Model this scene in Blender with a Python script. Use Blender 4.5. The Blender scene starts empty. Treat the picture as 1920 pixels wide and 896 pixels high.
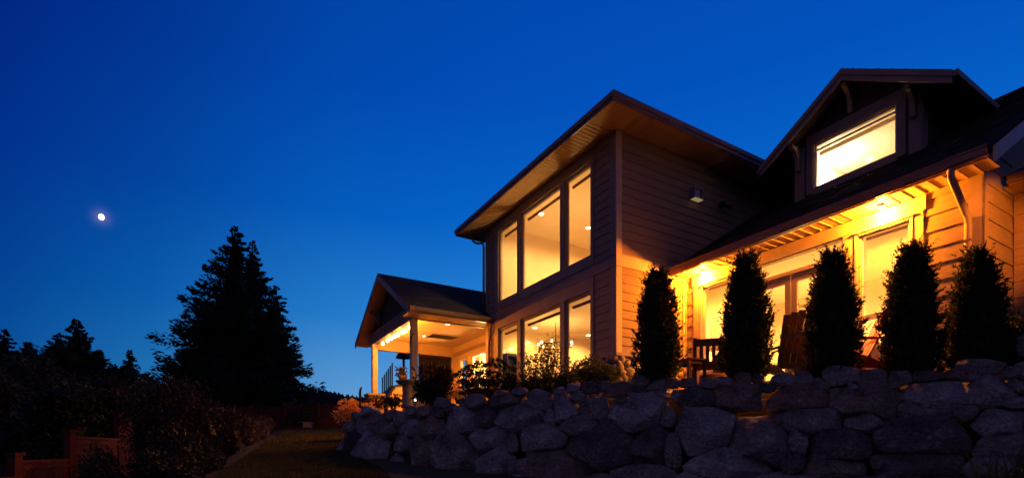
import bpy, math, random
import numpy as np
from mathutils import Vector, noise as mnoise
random.seed(7); RNG = np.random.default_rng(7)
SC = bpy.context.scene
COL = SC.collection
R = math.radians

# ------------------------------------------------------------------ camera
F, CX, CY = 965.0, 960.0, 842.0          # level wide lens, frame shifted upwards
cam_d = bpy.data.cameras.new("camera"); cam = bpy.data.objects.new("camera", cam_d); COL.objects.link(cam)
cam.location = (0, 0, 0); cam.rotation_euler = (R(90), 0, 0)
cam_d.sensor_fit = 'HORIZONTAL'; cam_d.sensor_width = 36; cam_d.lens = F / 1920 * 36
cam_d.shift_y = (CY - 448) / 1920
cam_d.clip_start = 0.05; cam_d.clip_end = 8000
SC.camera = cam
SC.view_settings.view_transform = 'Standard'; SC.view_settings.look = 'None'
SC.view_settings.exposure = 0.0; SC.view_settings.gamma = 1.0
SC.render.engine = 'CYCLES'
SC.cycles.use_denoising = True
SC.cycles.max_bounces = 8; SC.cycles.diffuse_bounces = 4; SC.cycles.glossy_bounces = 3; SC.cycles.transparent_max_bounces = 12
SC.cycles.sample_clamp_indirect = 4.0
SC.cycles.caustics_reflective = False; SC.cycles.caustics_refractive = False

# ------------------------------------------------------------------ world: deep blue dusk sky
MOON = Vector(((190 - CX) / F, 1, (CY - 407) / F)).normalized()
W = bpy.data.worlds.new("World"); SC.world = W; W.use_nodes = True
nt = W.node_tree; nt.nodes.clear()
def N(t, tree=None, **k):
    n = (tree or nt).nodes.new(t)
    for a, b in k.items(): setattr(n, a, b)
    return n
wo = N('ShaderNodeOutputWorld'); bg = N('ShaderNodeBackground'); tc = N('ShaderNodeTexCoord')
sep = N('ShaderNodeSeparateXYZ'); nt.links.new(tc.outputs['Generated'], sep.inputs[0])
er = N('ShaderNodeValToRGB'); nt.links.new(sep.outputs['Z'], er.inputs[0])
def ramp(cr, stops):
    while len(cr.elements) > 1: cr.elements.remove(cr.elements[-1])
    cr.elements[0].position = stops[0][0]; cr.elements[0].color = (*stops[0][1], 1)
    for p, c in stops[1:]:
        e = cr.elements.new(p); e.color = (*c, 1)
ramp(er.color_ramp, [(0.0, (.20, .44, .76)), (.06, (.19, .44, .77)), (.12, (.12, .38, .76)), (.24, (.022, .25, .70)), (.40, (.001, .135, .60)),
                     (.56, (.0, .082, .50)), (.75, (.0, .058, .40)), (1.0, (.0, .04, .28))])
nrm = N('ShaderNodeVectorMath', operation='MULTIPLY'); nrm.inputs[1].default_value = (1, 1, 0); nt.links.new(tc.outputs['Generated'], nrm.inputs[0])
nn = N('ShaderNodeVectorMath', operation='NORMALIZE'); nt.links.new(nrm.outputs[0], nn.inputs[0])
dt = N('ShaderNodeVectorMath', operation='DOT_PRODUCT'); dt.inputs[1].default_value = (math.sin(R(25)), math.cos(R(25)), 0); nt.links.new(nn.outputs[0], dt.inputs[0])
mr = N('ShaderNodeMapRange'); mr.inputs[1].default_value = -1; mr.inputs[2].default_value = 1; nt.links.new(dt.outputs['Value'], mr.inputs[0])
ar = N('ShaderNodeValToRGB'); nt.links.new(mr.outputs[0], ar.inputs[0])
g = lambda v: (v, v, v)
ramp(ar.color_ramp, [(0.0, g(.10)), (.5, (.04, .12, .18)), (.66, (.0, .185, .40)), (.75, (.10, .41, .57)), (.86, (.72, .78, .83)), (.95, (.92, .93, .95)), (1.0, g(1.0))])
mul = N('ShaderNodeMix', data_type='RGBA', blend_type='MULTIPLY'); mul.inputs[0].default_value = 1
nt.links.new(er.outputs[0], mul.inputs[6]); nt.links.new(ar.outputs[0], mul.inputs[7])
sky = N('ShaderNodeTexSky', sky_type='NISHITA'); sky.sun_disc = False; sky.sun_elevation = R(0.5); sky.sun_rotation = R(25)
sadd = N('ShaderNodeMix', data_type='RGBA', blend_type='ADD'); sadd.inputs[0].default_value = 0.001
nt.links.new(mul.outputs[2], sadd.inputs[6]); nt.links.new(sky.outputs[0], sadd.inputs[7])
md = N('ShaderNodeVectorMath', operation='DOT_PRODUCT'); md.inputs[1].default_value = MOON; nt.links.new(tc.outputs['Generated'], md.inputs[0])   # moon's lens glare, painted into the sky colour as a small halo
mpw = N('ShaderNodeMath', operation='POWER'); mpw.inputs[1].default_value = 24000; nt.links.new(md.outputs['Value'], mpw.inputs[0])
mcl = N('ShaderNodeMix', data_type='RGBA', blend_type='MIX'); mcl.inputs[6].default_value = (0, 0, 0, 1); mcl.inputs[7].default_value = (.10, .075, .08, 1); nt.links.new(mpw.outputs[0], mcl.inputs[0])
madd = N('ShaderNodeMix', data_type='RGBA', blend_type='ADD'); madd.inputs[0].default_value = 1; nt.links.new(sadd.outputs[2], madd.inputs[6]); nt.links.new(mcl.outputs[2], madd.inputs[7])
bk = N('ShaderNodeValToRGB'); nt.links.new(mr.outputs[0], bk.inputs[0]); ramp(bk.color_ramp, [(.30, g(1)), (.62, g(0))])
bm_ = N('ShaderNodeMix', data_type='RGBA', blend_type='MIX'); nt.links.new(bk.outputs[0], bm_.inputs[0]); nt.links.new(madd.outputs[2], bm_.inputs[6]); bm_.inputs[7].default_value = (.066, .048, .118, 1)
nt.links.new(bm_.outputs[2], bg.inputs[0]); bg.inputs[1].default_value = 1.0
nt.links.new(bg.outputs[0], wo.inputs[0])
# faint moonlight from the moon in the photograph
sun_d = bpy.data.lights.new("moonlight", 'SUN'); sun = bpy.data.objects.new("moonlight", sun_d); COL.objects.link(sun)
sun_d.energy = 0.03; sun_d.angle = R(0.5); sun_d.color = (1, .95, .88)
sun.rotation_euler = MOON.to_track_quat('Z', 'Y').to_euler()

WARM = (1.0, .235, .008); WARM2 = (1.0, .50, .12); WARM3 = (1.0, .57, .17)

# ------------------------------------------------------------------ frames of reference
d2 = np.array([.8610, .5086]); d2 /= np.linalg.norm(d2); d1 = np.array([-d2[1], d2[0]])
HO = np.array([(1156 - CX) / F * 12, 12.0])          # tower corner
HROT = math.atan2(d2[1], d2[0])
def w2h(X, Y): q = np.array([X, Y]) - HO; return float(q @ d2), float(q @ d1)    # -> (v,u) = house local x,y
def at(px, py, d): return ((px - CX) / F * d, d, (CY - py) / F * d)             # surveyed point at distance d
def onz(px, py, z):
    d = z / ((CY - py) / F); return at(px, py, d)
def onu(px, py, u):   # point of the sight line in the vertical plane u=const -> (v,z)
    r = np.array([(px - CX) / F, 1.0]); t = (u + HO @ d1) / (r @ d1); return float(t * (r @ d2) - HO @ d2), (CY - py) / F * t
def onv(px, py, v):
    r = np.array([(px - CX) / F, 1.0]); t = (v + HO @ d2) / (r @ d2); return float(t * (r @ d1) - HO @ d1), (CY - py) / F * t
def z_lawn(X, Y):
    z = -1.16 + .084 * min(max(Y, -6), 29)
    edge = -4.8 - (Y - 8.3) * .38
    s = max(0.0, edge - X)
    return z - min(s * .28, 1.1)

# ------------------------------------------------------------------ materials
def mat(name, col, rough=.7, var=.25, scale=6., bump=0., bscale=40., spec=.3, metal=0., col2=None, stretch=None, detail=5.):
    m = bpy.data.materials.new(name); m.use_nodes = True; t = m.node_tree; b = t.nodes['Principled BSDF']
    b.inputs['Roughness'].default_value = rough; b.inputs['Specular IOR Level'].default_value = spec; b.inputs['Metallic'].default_value = metal
    c = t.nodes.new('ShaderNodeTexCoord'); mp = t.nodes.new('ShaderNodeMapping'); t.links.new(c.outputs['Object'], mp.inputs[0])
    if stretch: mp.inputs['Scale'].default_value = stretch
    n = t.nodes.new('ShaderNodeTexNoise'); n.inputs['Scale'].default_value = scale; n.inputs['Detail'].default_value = detail; t.links.new(mp.outputs[0], n.inputs['Vector'])
    r = t.nodes.new('ShaderNodeValToRGB'); t.links.new(n.outputs['Fac'], r.inputs[0])
    lo = tuple(x * (1 - var) for x in col); hi = col2 if col2 else tuple(min(1, x * (1 + var)) for x in col)
    ramp(r.color_ramp, [(.3, lo), (.7, hi)])
    t.links.new(r.outputs[0], b.inputs['Base Color'])
    if bump:
        n2 = t.nodes.new('ShaderNodeTexNoise'); n2.inputs['Scale'].default_value = bscale; n2.inputs['Detail'].default_value = 6; t.links.new(mp.outputs[0], n2.inputs['Vector'])
        bp = t.nodes.new('ShaderNodeBump'); bp.inputs['Strength'].default_value = bump; bp.inputs['Distance'].default_value = .02
        t.links.new(n2.outputs['Fac'], bp.inputs['Height']); t.links.new(bp.outputs[0], b.inputs['Normal'])
    return m
def emis(name, col, s):
    m = bpy.data.materials.new(name); m.use_nodes = True; t = m.node_tree; t.nodes.clear()
    e = t.nodes.new('ShaderNodeEmission'); e.inputs[0].default_value = (*col, 1); e.inputs[1].default_value = s
    o = t.nodes.new('ShaderNodeOutputMaterial'); t.links.new(e.outputs[0], o.inputs[0]); return m
def glassmat(name, tint=(1, 1, 1), refl=1.0):
    m = bpy.data.materials.new(name); m.use_nodes = True; t = m.node_tree; t.nodes.clear()
    a = t.nodes.new('ShaderNodeBsdfTransparent'); a.inputs[0].default_value = (*tint, 1)
    gl = t.nodes.new('ShaderNodeBsdfGlossy'); gl.inputs['Roughness'].default_value = .01
    lw = t.nodes.new('ShaderNodeLayerWeight'); lw.inputs[0].default_value = .5
    pw = t.nodes.new('ShaderNodeMath'); pw.operation = 'POWER'; pw.inputs[1].default_value = 5; t.links.new(lw.outputs['Facing'], pw.inputs[0])
    ma = t.nodes.new('ShaderNodeMath'); ma.operation = 'MULTIPLY_ADD'; ma.inputs[1].default_value = .9*refl; ma.inputs[2].default_value = .06*refl; t.links.new(pw.outputs[0], ma.inputs[0])
    mx = t.nodes.new('ShaderNodeMixShader'); o = t.nodes.new('ShaderNodeOutputMaterial')
    t.links.new(ma.outputs[0], mx.inputs[0]); t.links.new(a.outputs[0], mx.inputs[1]); t.links.new(gl.outputs[0], mx.inputs[2]); t.links.new(mx.outputs[0], o.inputs[0])
    return m
def leafmat(name, c1, c2, trans=.25, rough=.55):
    m = bpy.data.materials.new(name); m.use_nodes = True; t = m.node_tree; b = t.nodes['Principled BSDF']
    b.inputs['Roughness'].default_value = rough; b.inputs['Specular IOR Level'].default_value = .3
    c = t.nodes.new('ShaderNodeTexCoord'); n = t.nodes.new('ShaderNodeTexNoise'); n.inputs['Scale'].default_value = 5; n.inputs['Detail'].default_value = 4
    t.links.new(c.outputs['Object'], n.inputs['Vector']); r = t.nodes.new('ShaderNodeValToRGB'); t.links.new(n.outputs['Fac'], r.inputs[0])
    ramp(r.color_ramp, [(.35, c1), (.65, c2)]); t.links.new(r.outputs[0], b.inputs['Base Color'])
    if trans:
        tr = t.nodes.new('ShaderNodeBsdfTranslucent'); t.links.new(r.outputs[0], tr.inputs[0]); mx = t.nodes.new('ShaderNodeMixShader'); mx.inputs[0].default_value = trans
        o = t.nodes['Material Output']; t.links.new(b.outputs[0], mx.inputs[1]); t.links.new(tr.outputs[0], mx.inputs[2]); t.links.new(mx.outputs[0], o.inputs[0])
    return m
M = {}
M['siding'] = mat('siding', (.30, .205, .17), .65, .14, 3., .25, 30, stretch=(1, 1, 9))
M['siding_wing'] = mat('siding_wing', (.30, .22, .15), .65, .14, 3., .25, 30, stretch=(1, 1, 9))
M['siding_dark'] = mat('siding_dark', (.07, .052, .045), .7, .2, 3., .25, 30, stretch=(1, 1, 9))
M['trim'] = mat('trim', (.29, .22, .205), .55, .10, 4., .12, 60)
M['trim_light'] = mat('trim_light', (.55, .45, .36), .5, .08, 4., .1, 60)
M['vinyl'] = mat('vinyl', (.72, .66, .58), .4, .05, 4.)
M['soffit'] = mat('soffit', (.46, .33, .23), .6, .08, 4.)
M['gutter'] = mat('gutter', (.22, .13, .095), .35, .10, 5., spec=.5)
M['roof'] = mat('roof', (.035, .031, .033), .9, .45, 14., .6, 120, detail=8)
M['frame'] = mat('frame', (.34, .27, .23), .5, .08, 5.)
M['glass'] = glassmat('glass')
M['room'] = mat('room', (.74, .62, .44), .9, .04, 2.)
M['ceil'] = mat('ceil', (.82, .74, .60), .9, .03, 2.)
M['woodfloor'] = mat('woodfloor', (.48, .32, .18), .5, .25, 3., stretch=(1, 8, 1))
M['blind'] = leafmat('blind', (.74, .64, .46), (.80, .70, .50), .5, .6)
M['dark'] = mat('dark', (.02, .018, .017), .5, .3, 5.)
M['black_metal'] = mat('black_metal', (.02, .02, .022), .4, .2, 5., metal=.6)
M['lampbox'] = mat('lampbox', (.42, .40, .38), .3, .1, 6., metal=.7)
M['cobble'] = mat('cobble', (.34, .27, .20), .85, .45, 5., .8, 25, col2=(.46, .36, .26))
M['mortar'] = mat('mortar', (.10, .085, .07), .95, .3, 9., .4, 40)
M['glow'] = emis('glow', (1, .72, .30), 14.)
M['glow_room'] = emis('glow_room', (1, .80, .45), 10.)
M['glow_dim'] = emis('glow_dim', (1, .72, .30), 6.)
M['bark'] = mat('bark', (.06, .045, .035), .95, .4, 12., .8, 30)
M['soil'] = mat('soil', (.05, .036, .026), .95, .4, 8., .8, 30)
M['patio'] = mat('patio', (.24, .21, .18), .9, .2, 5., .4, 40)
M['fence'] = mat('fence', (.10, .022, .009), .8, .35, 5., .4, 30, stretch=(6, 6, .7))
M['needles'] = leafmat('needles', (.018, .028, .014), (.035, .052, .026), .1, .7)
M['cedar'] = leafmat('cedar', (.035, .045, .015), (.075, .085, .030), .35)
M['leaf'] = leafmat('leaf', (.035, .055, .018), (.075, .095, .035), .3)
M['leaf_dark'] = leafmat('leaf_dark', (.012, .016, .008), (.030, .034, .016), .2)
M['leaf_red'] = leafmat('leaf_red', (.016, .010, .006), (.040, .020, .012), .3)
M['leaf_pale'] = leafmat('leaf_pale', (.06, .055, .04), (.11, .10, .07), .3)
M['flower'] = leafmat('flower', (.55, .24, .08), (.72, .50, .18), .35)
M['grass'] = leafmat('grass', (.05, .055, .018), (.085, .085, .03), .3)
M['straw'] = leafmat('straw', (.22, .16, .06), (.34, .25, .10), .3)
M['chair_dark'] = mat('chair_dark', (.15, .20, .10), .7, .3, 6., .3, 40, stretch=(4, 4, 1))
M['chair_red'] = mat('chair_red', (.68, .035, .02), .5, .2, 6., .2, 40)
M['teak'] = mat('teak', (.20, .09, .045), .65, .3, 6., .3, 40)
M['wicker'] = mat('wicker', (.16, .08, .04), .8, .3, 30., .6, 60)
M['stone_pale'] = mat('stone_pale', (.30, .25, .21), .85, .3, 8., .5, 40)
M['pot'] = mat('pot', (.05, .035, .03), .7, .3, 8.)
M['hill'] = mat('hill', (.012, .018, .02), .95, .3, .05)
M['lawn_ground'] = mat('lawn_ground', (.06, .058, .022), .95, .35, 3., .8, 60, detail=8)

# ------------------------------------------------------------------ mesh helpers
class MB:
    def __init__(s): s.v = []; s.f = []
    def quad(s, a, b, c, d): i = len(s.v); s.v += [a, b, c, d]; s.f.append((i, i+1, i+2, i+3)); return s
    def poly(s, pts): i = len(s.v); s.v += list(pts); s.f.append(tuple(range(i, i+len(pts)))); return s
    def hexa(s, p):           # 8 points: bottom ring 0-3, top ring 4-7
        i = len(s.v); s.v += list(p)
        for q in ((3,2,1,0),(4,5,6,7),(0,1,5,4),(1,2,6,5),(2,3,7,6),(3,0,4,7)): s.f.append(tuple(i+k for k in q))
        return s
    def box(s, x0, x1, y0, y1, z0, z1):
        x0, x1 = sorted((x0, x1)); y0, y1 = sorted((y0, y1)); z0, z1 = sorted((z0, z1))
        return s.hexa([(x0,y0,z0),(x1,y0,z0),(x1,y1,z0),(x0,y1,z0),(x0,y0,z1),(x1,y0,z1),(x1,y1,z1),(x0,y1,z1)])
    def pbox(s, P, s0, s1, z0, z1, o0, o1):
        q = [P(s0,z0,o0),P(s1,z0,o0),P(s1,z0,o1),P(s0,z0,o1),P(s0,z1,o0),P(s1,z1,o0),P(s1,z1,o1),P(s0,z1,o1)]
        xs = [p[0] for p in q]; ys = [p[1] for p in q]
        return s.box(min(xs),max(xs),min(ys),max(ys),min(z0,z1),max(z0,z1))
    def bar(s, a, b, w, h, up=(0,0,1)):
        a = Vector(a); b = Vector(b); d = (b-a).normalized(); u = Vector(up)
        x = d.cross(u); 
        if x.length < 1e-4: x = d.cross(Vector((1,0,0)))
        x.normalize(); y = x.cross(d).normalized(); x *= w/2; y *= h/2
        return s.hexa([tuple(a-x-y),tuple(a+x-y),tuple(b+x-y),tuple(b-x-y),tuple(a-x+y),tuple(a+x+y),tuple(b+x+y),tuple(b-x+y)])
    def tube(s, pts, r, n=8, caps=True):
        pts = [Vector(p) for p in pts]; rs = r if isinstance(r, (list, tuple)) else [r]*len(pts); base = len(s.v)
        ref = Vector((.13, .21, 1)).normalized()
        for k, p in enumerate(pts):
            d = (pts[min(k+1, len(pts)-1)] - pts[max(k-1, 0)]).normalized()
            x = d.cross(ref); 
            if x.length < 1e-3: x = d.cross(Vector((1,0,0)))
            x.normalize(); y = d.cross(x)
            for j in range(n):
                a = 2*math.pi*j/n; s.v.append(tuple(p + (x*math.cos(a) + y*math.sin(a))*rs[k]))
        for k in range(len(pts)-1):
            for j in range(n):
                a = base+k*n+j; b = base+k*n+(j+1) % n; s.f.append((a, b, b+n, a+n))
        if caps:
            s.f.append(tuple(base+j for j in reversed(range(n)))); s.f.append(tuple(base+(len(pts)-1)*n+j for j in range(n)))
        return s
    def lathe(s, prof, c=(0,0,0), n=20):
        base = len(s.v)
        for r, z in prof:
            for j in range(n): a = 2*math.pi*j/n; s.v.append((c[0]+r*math.cos(a), c[1]+r*math.sin(a), c[2]+z))
        for k in range(len(prof)-1):
            for j in range(n): a = base+k*n+j; b = base+k*n+(j+1) % n; s.f.append((a, b, b+n, a+n))
        s.f.append(tuple(base+j for j in reversed(range(n)))); s.f.append(tuple(base+(len(prof)-1)*n+j for j in range(n)))
        return s
    def prism(s, poly, off):   # polygon (3D points) pushed along vector off
        i = len(s.v); n = len(poly); s.v += [tuple(p) for p in poly] + [tuple(p[k]+off[k] for k in range(3)) for p in poly]
        s.f.append(tuple(i+k for k in range(n))); s.f.append(tuple(i+n+k for k in reversed(range(n))))
        for k in range(n): s.f.append((i+k, i+n+k, i+n+(k+1) % n, i+(k+1) % n))
        return s
    def build(s, name, m, parent=None, smooth=False):
        me = bpy.data.meshes.new(name); me.from_pydata([tuple(map(float, p)) for p in s.v], [], s.f); me.update()
        import bmesh
        bm = bmesh.new(); bm.from_mesh(me); bmesh.ops.recalc_face_normals(bm, faces=bm.faces); bm.to_mesh(me); bm.free()
        return link(name, me, m, parent, smooth)
def link(name, me, m, parent=None, smooth=False):
    me.materials.append(M[m] if isinstance(m, str) else m)
    if smooth: me.polygons.foreach_set('use_smooth', [True]*len(me.polygons))
    o = bpy.data.objects.new(name, me); COL.objects.link(o)
    if parent: o.parent = parent
    return o
def arr_mesh(name, V, nper, m, parent=None, smooth=False):
    """V: (nfaces*nper,3) array, separate polygons of nper vertices"""
    V = np.asarray(V, dtype=np.float32); nf = len(V)//nper
    me = bpy.data.meshes.new(name); me.vertices.add(len(V)); me.vertices.foreach_set('co', V.ravel())
    me.loops.add(len(V)); me.loops.foreach_set('vertex_index', np.arange(len(V), dtype=np.int32))
    me.polygons.add(nf); me.polygons.foreach_set('loop_start', np.arange(0, len(V), nper, dtype=np.int32))
    me.update(calc_edges=True)
    return link(name, me, m, parent, smooth)
def tag(o, label=None, cat=None, group=None, kind=None):
    if label: o['label'] = label
    if cat: o['category'] = cat
    if group: o['group'] = group
    if kind: o['kind'] = kind
    return o
def empty(name, loc=(0,0,0), rz=0, parent=None):
    o = bpy.data.objects.new(name, None); o.empty_display_size = .2; COL.objects.link(o); o.location = loc; o.rotation_euler = (0,0,rz)
    if parent: o.parent = parent
    return o
def lamp(name, kind, loc, energy, col, parent=None, size=.1, rot=None, spot=None):
    d = bpy.data.lights.new(name, kind); d.energy = energy; d.color = col
    if kind == 'AREA': d.shape = 'DISK'; d.size = size
    else: d.shadow_soft_size = size
    if kind == 'SPOT' and spot: d.spot_size = spot; d.spot_blend = .6
    o = bpy.data.objects.new(name, d); COL.objects.link(o); o.location = loc
    if rot: o.rotation_euler = rot
    if parent: o.parent = parent
    return o

def lap(mb, P, s0, s1, z0, z1, exp, openings=(), o_lo=.022, o_hi=.006):
    """lap siding: sloped boards with a lip, leaving the openings free"""
    z = z0
    while z < z1 - 1e-4:
        zt = min(z+exp, z1)
        brk = sorted({z, zt} | {q for o in openings for q in (o[2], o[3]) if z < q < zt})
        for a, b in zip(brk[:-1], brk[1:]):
            mid = (a+b)/2
            iv = [(s0, s1)]
            for o in openings:
                if o[2] <= mid <= o[3]:
                    iv = [w for (x, y) in iv for w in ((x, min(y, o[0])), (max(x, o[1]), y)) if w[1]-w[0] > 1e-3]
            f = lambda q: o_lo + (o_hi-o_lo)*(q-z)/exp
            for x, y in iv:
                mb.quad(P(x,a,f(a)), P(y,a,f(a)), P(y,b,f(b)), P(x,b,f(b)))
                if a == z: mb.quad(P(x,a,0), P(y,a,0), P(y,a,o_lo), P(x,a,o_lo))
        z = zt
def wallcut(mb, P, s0, s1, z0, z1, openings, th=.15):
    S = sorted({s0, s1} | {q for o in openings for q in o[:2]}); Z = sorted({z0, z1} | {q for o in openings for q in o[2:4]})
    hole = lambda s, z: any(o[0] < s < o[1] and o[2] < z < o[3] for o in openings)
    for a, b in zip(S[:-1], S[1:]):
        for c, d in zip(Z[:-1], Z[1:]):
            if hole((a+b)/2, (c+d)/2): continue
            mb.quad(P(a,c,0), P(b,c,0), P(b,d,0), P(a,d,0)); mb.quad(P(a,c,-th), P(a,d,-th), P(b,d,-th), P(b,c,-th))
    for o in openings:
        a, b, c, d = o[:4]
        mb.quad(P(a,c,0),P(b,c,0),P(b,c,-th),P(a,c,-th)); mb.quad(P(a,d,0),P(a,d,-th),P(b,d,-th),P(b,d,0))
        mb.quad(P(a,c,0),P(a,c,-th),P(a,d,-th),P(a,d,0)); mb.quad(P(b,c,0),P(b,d,0),P(b,d,-th),P(b,c,-th))
def shingles(mb, o, sd, ud, nd, L, H, exp=.145, tab=.3):
    o, sd, ud, nd = map(Vector, (o, sd, ud, nd)); z = 0; rr = random.Random(int(L*100+H*10))
    while z < H-1e-3:
        zt = min(z+exp, H); s = -rr.random()*tab
        while s < L:
            a = max(s, 0); b = min(s+tab*(.7+.6*rr.random()), L); s = b if b > s else L
            if b-a < 1e-3: continue
            t = .012+.010*rr.random(); dz = (rr.random()-.5)*.016 if z > 0 else 0
            p = lambda q, h, n: tuple(o + sd*q + ud*h + nd*n)
            mb.quad(p(a,z+dz,t), p(b,z+dz,t), p(b,zt+.02,.003), p(a,zt+.02,.003)); mb.quad(p(a,z+dz,0), p(b,z+dz,0), p(b,z+dz,t), p(a,z+dz,t))
        z = zt
def ribbed(mb, P3, s0, s1, t0, t1, step, z, rib=.018):
    """soffit panels: flat boards with a raised rib at each joint. P3(s,t,z)"""
    n = max(1, int(round((s1-s0)/step))); w = (s1-s0)/n
    for k in range(n):
        a = s0+k*w; b = a+w
        mb.quad(P3(a,t0,z), P3(b-.02,t0,z), P3(b-.02,t1,z), P3(a,t1,z))
        mb.quad(P3(b-.02,t0,z), P3(b-.01,t0,z-rib), P3(b-.01,t1,z-rib), P3(b-.02,t1,z)); mb.quad(P3(b-.01,t0,z-rib), P3(b,t0,z), P3(b,t1,z), P3(b-.01,t1,z-rib))

# ================================================================== GROUND
mb = MB()
xs = [-1500,-400,-120,-60,-40,-30,-24,-20,-17,-15,-13.5,-12.5]+[-12+.5*k for k in range(57)]+[18,22,30,45,80,200,1500]
ys = [-1500,-300,-60,-20,-8,-4]+[-2+.75*k for k in range(45)]+[34,38,45,60,100,200,500,1500,3000]
def zg(X, Y):
    z = z_lawn(X, Y)
    if Y > 40: z -= (Y-40)*.02
    if Y > 500: z = -9
    return z + .03*mnoise.noise(Vector((X*.4, Y*.4, 0)))
idx = {}
for i, X in enumerate(xs):
    for j, Y in enumerate(ys): idx[i, j] = len(mb.v); mb.v.append((X, Y, zg(X, Y)))
for i in range(len(xs)-1):
    for j in range(len(ys)-1): mb.f.append((idx[i,j], idx[i+1,j], idx[i+1,j+1], idx[i,j+1]))
tag(mb.build('ground', 'lawn_ground', smooth=True), kind='structure')

# retaining wall line in plan: distance of its top edge along the picture columns
WX = [560, 610, 640, 700, 800, 900, 1100, 1300, 1600, 1920, 2100, 2500]
WD = [17.5, 15.6, 14.2, 12.0, 10.4, 9.6, 8.7, 7.95, 7.2, 6.5, 6.1, 5.3]
WT = [793, 785, 778, 762, 748, 733, 712, 706, 700, 688, 684, 680]
def wtop(px): d = float(np.interp(px, WX, WD)); return d, (CY-float(np.interp(px, WX, WT)))/F*d
def wface(px, py):
    d, zt = wtop(px); k = .38
    return (d-k*zt)/(1-k*(CY-py)/F)
ZT = 1.12                       # terrace level
mb = MB(); rows = []
line = [(690, 30.0), (672, 24.0), (660, 19.5), (650, 16.4), (645, 14.6), (645, 13.4), (654, 12.75), (672, 12.4), (700, 12.0)] + [(px, float(np.interp(px, WX, WD))) for px in range(740, 2501, 30)]
pts2 = [Vector(((px-CX)/F*d, d, 0)) for px, d in line]
for k, p in enumerate(pts2):
    t_ = (pts2[min(k+1, len(pts2)-1)]-pts2[max(k-1, 0)]).normalized(); inn = Vector((-t_.y, t_.x, 0))
    zt = min(wtop(max(line[k][0], 690))[1], 1.0)
    row = []
    for dd, zz in ((-.75, -1.9), (-.30, -.6), (-.02, .2), (.35, zt-.16), (1.2, min(zt, ZT)), (2.4, ZT)):
        q = p+inn*dd; row.append((q.x, q.y, zz))
    rows.append(row)
i0 = len(mb.v)
for r in rows: mb.v += r
for a in range(len(rows)-1):
    for k in range(5): q = i0+a*6+k; mb.f.append((q, q+6, q+7, q+1))
tag(mb.build('bank', 'soil', smooth=True), kind='structure')
mb = MB()
pl = [r[5] for r in rows]
back = [(16, 4, ZT), (30, 10, ZT), (20, 34, ZT), (-3, 36, ZT)]
mb.poly([(p[0], p[1], ZT-.004) for p in pl] + [(p[0], p[1], ZT-.004) for p in back])
tag(mb.build('terrace', 'soil'), kind='structure')
mb = MB(); c = [(-.0, -.1), (2.2, -.1), (2.2, -5.8), (-.0, -5.8)]
pp = []
for v, u in [(.9, -.05), (2.25, -.05), (2.25, -5.85), (1.0, -5.2)]:
    P_ = HO + d2*v + d1*u; pp.append((P_[0], P_[1], ZT+.01))
mb.prism(pp, (0, 0, .09)); tag(mb.build('patio', 'patio'), kind='structure')

# distant wooded hill
mb = MB(); rr = random.Random(3)
for k in range(260):
    px = 380+k*2.6; d = 420+rr.random()*60
    base = np.interp(px, [380, 560, 610, 650, 700, 1100], [735, 741, 738, 748, 752, 752]); h = 6+9*rr.random()**2
    x, y, z = at(px, base, d); w = 4+3*rr.random()
    mb.lathe([(w, -60), (w, -6), (w*.55, -1), (.15, h*.35)], (x, y, z), 6)
mb.box(-330, 120, 480, 560, -20, 36)
tag(mb.build('hill', 'hill'), kind='structure')

# the moon
me_mb = MB(); me_mb.lathe([(math.sin(t)*1.0+.001, -math.cos(t)) for t in np.linspace(0, math.pi, 15)], n=24)
moon = me_mb.build('moon', emis('moon_light', (1, .95, .86), 6.), smooth=True)
moon.location = MOON*4000*1.35; moon.scale = (18, 18, 22)
tag(moon, 'small bright gibbous moon hanging in the blue dusk sky', 'moon')

# ================================================================== HOUSE
house = tag(empty('house', (HO[0], HO[1], 0), HROT), 'taupe two storey house with glowing windows, gabled dormer and lit side porch', 'house')
H = house
TF = lambda s, z, o: (-o, s, z)
TR = lambda s, z, o: (s, -o, z)
WV = 2.285
WF = lambda s, z, o: (WV-o, s, z)
WSU = -5.89
WS = lambda s, z, o: (s, WSU-o, z)
DV = 4.35
DF = lambda s, z, o: (DV-o, s, z)
DS = lambda s, z, o: (s, -4.30-o, z)
DL = lambda s, z, o: (s, -1.69+o, z)
PBV = 1.1
PB = lambda s, z, o: (PBV-o, s, z)
RW = lambda s, z, o: (3.53-o, s, z)

TZ0, TZ1, TU, TVV = 1.05, 7.46, 6.51, 9.0
UP = (.92, 5.65, 4.76, 7.16); LO = (.92, 5.65, 1.86, 3.96)
# --- tower wall
mb = MB()
wallcut(mb, TF, 0, TU, TZ0, TZ1, [UP, LO]); wallcut(mb, TR, 0, TVV, TZ0, TZ1, [])
mb.quad((0,TU,TZ0),(TVV,TU,TZ0),(TVV,TU,TZ1),(0,TU,TZ1)); mb.quad((TVV,0,TZ0),(TVV,TU,TZ0),(TVV,TU,TZ1),(TVV,0,TZ1))
mb.build('wall', 'siding', H)
mb = MB(); OU = (.80, 5.88, 4.55, 7.46); OL = (.80, 5.88, 1.7, 4.28)
lap(mb, TF, .2, 6.33, 4.53, TZ1, .208, [OU]); lap(mb, TF, .2, 6.33, 2.24, 4.27, .208, [OL])
mb.build('siding', 'siding', H); mb = MB()
lap(mb, TR, .14, TVV, 4.53, TZ1, .208); mb.build('siding', 'siding', H); mb = MB(); lap(mb, TR, .14, TVV, 2.24, 4.27, .208)
mb.build('siding', 'siding', H)
def board(name, m, *bx, P=TF, parent=H):
    mb = MB()
    for b in bx: mb.pbox(P, *b)
    return mb.build(name, m, parent)
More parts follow.
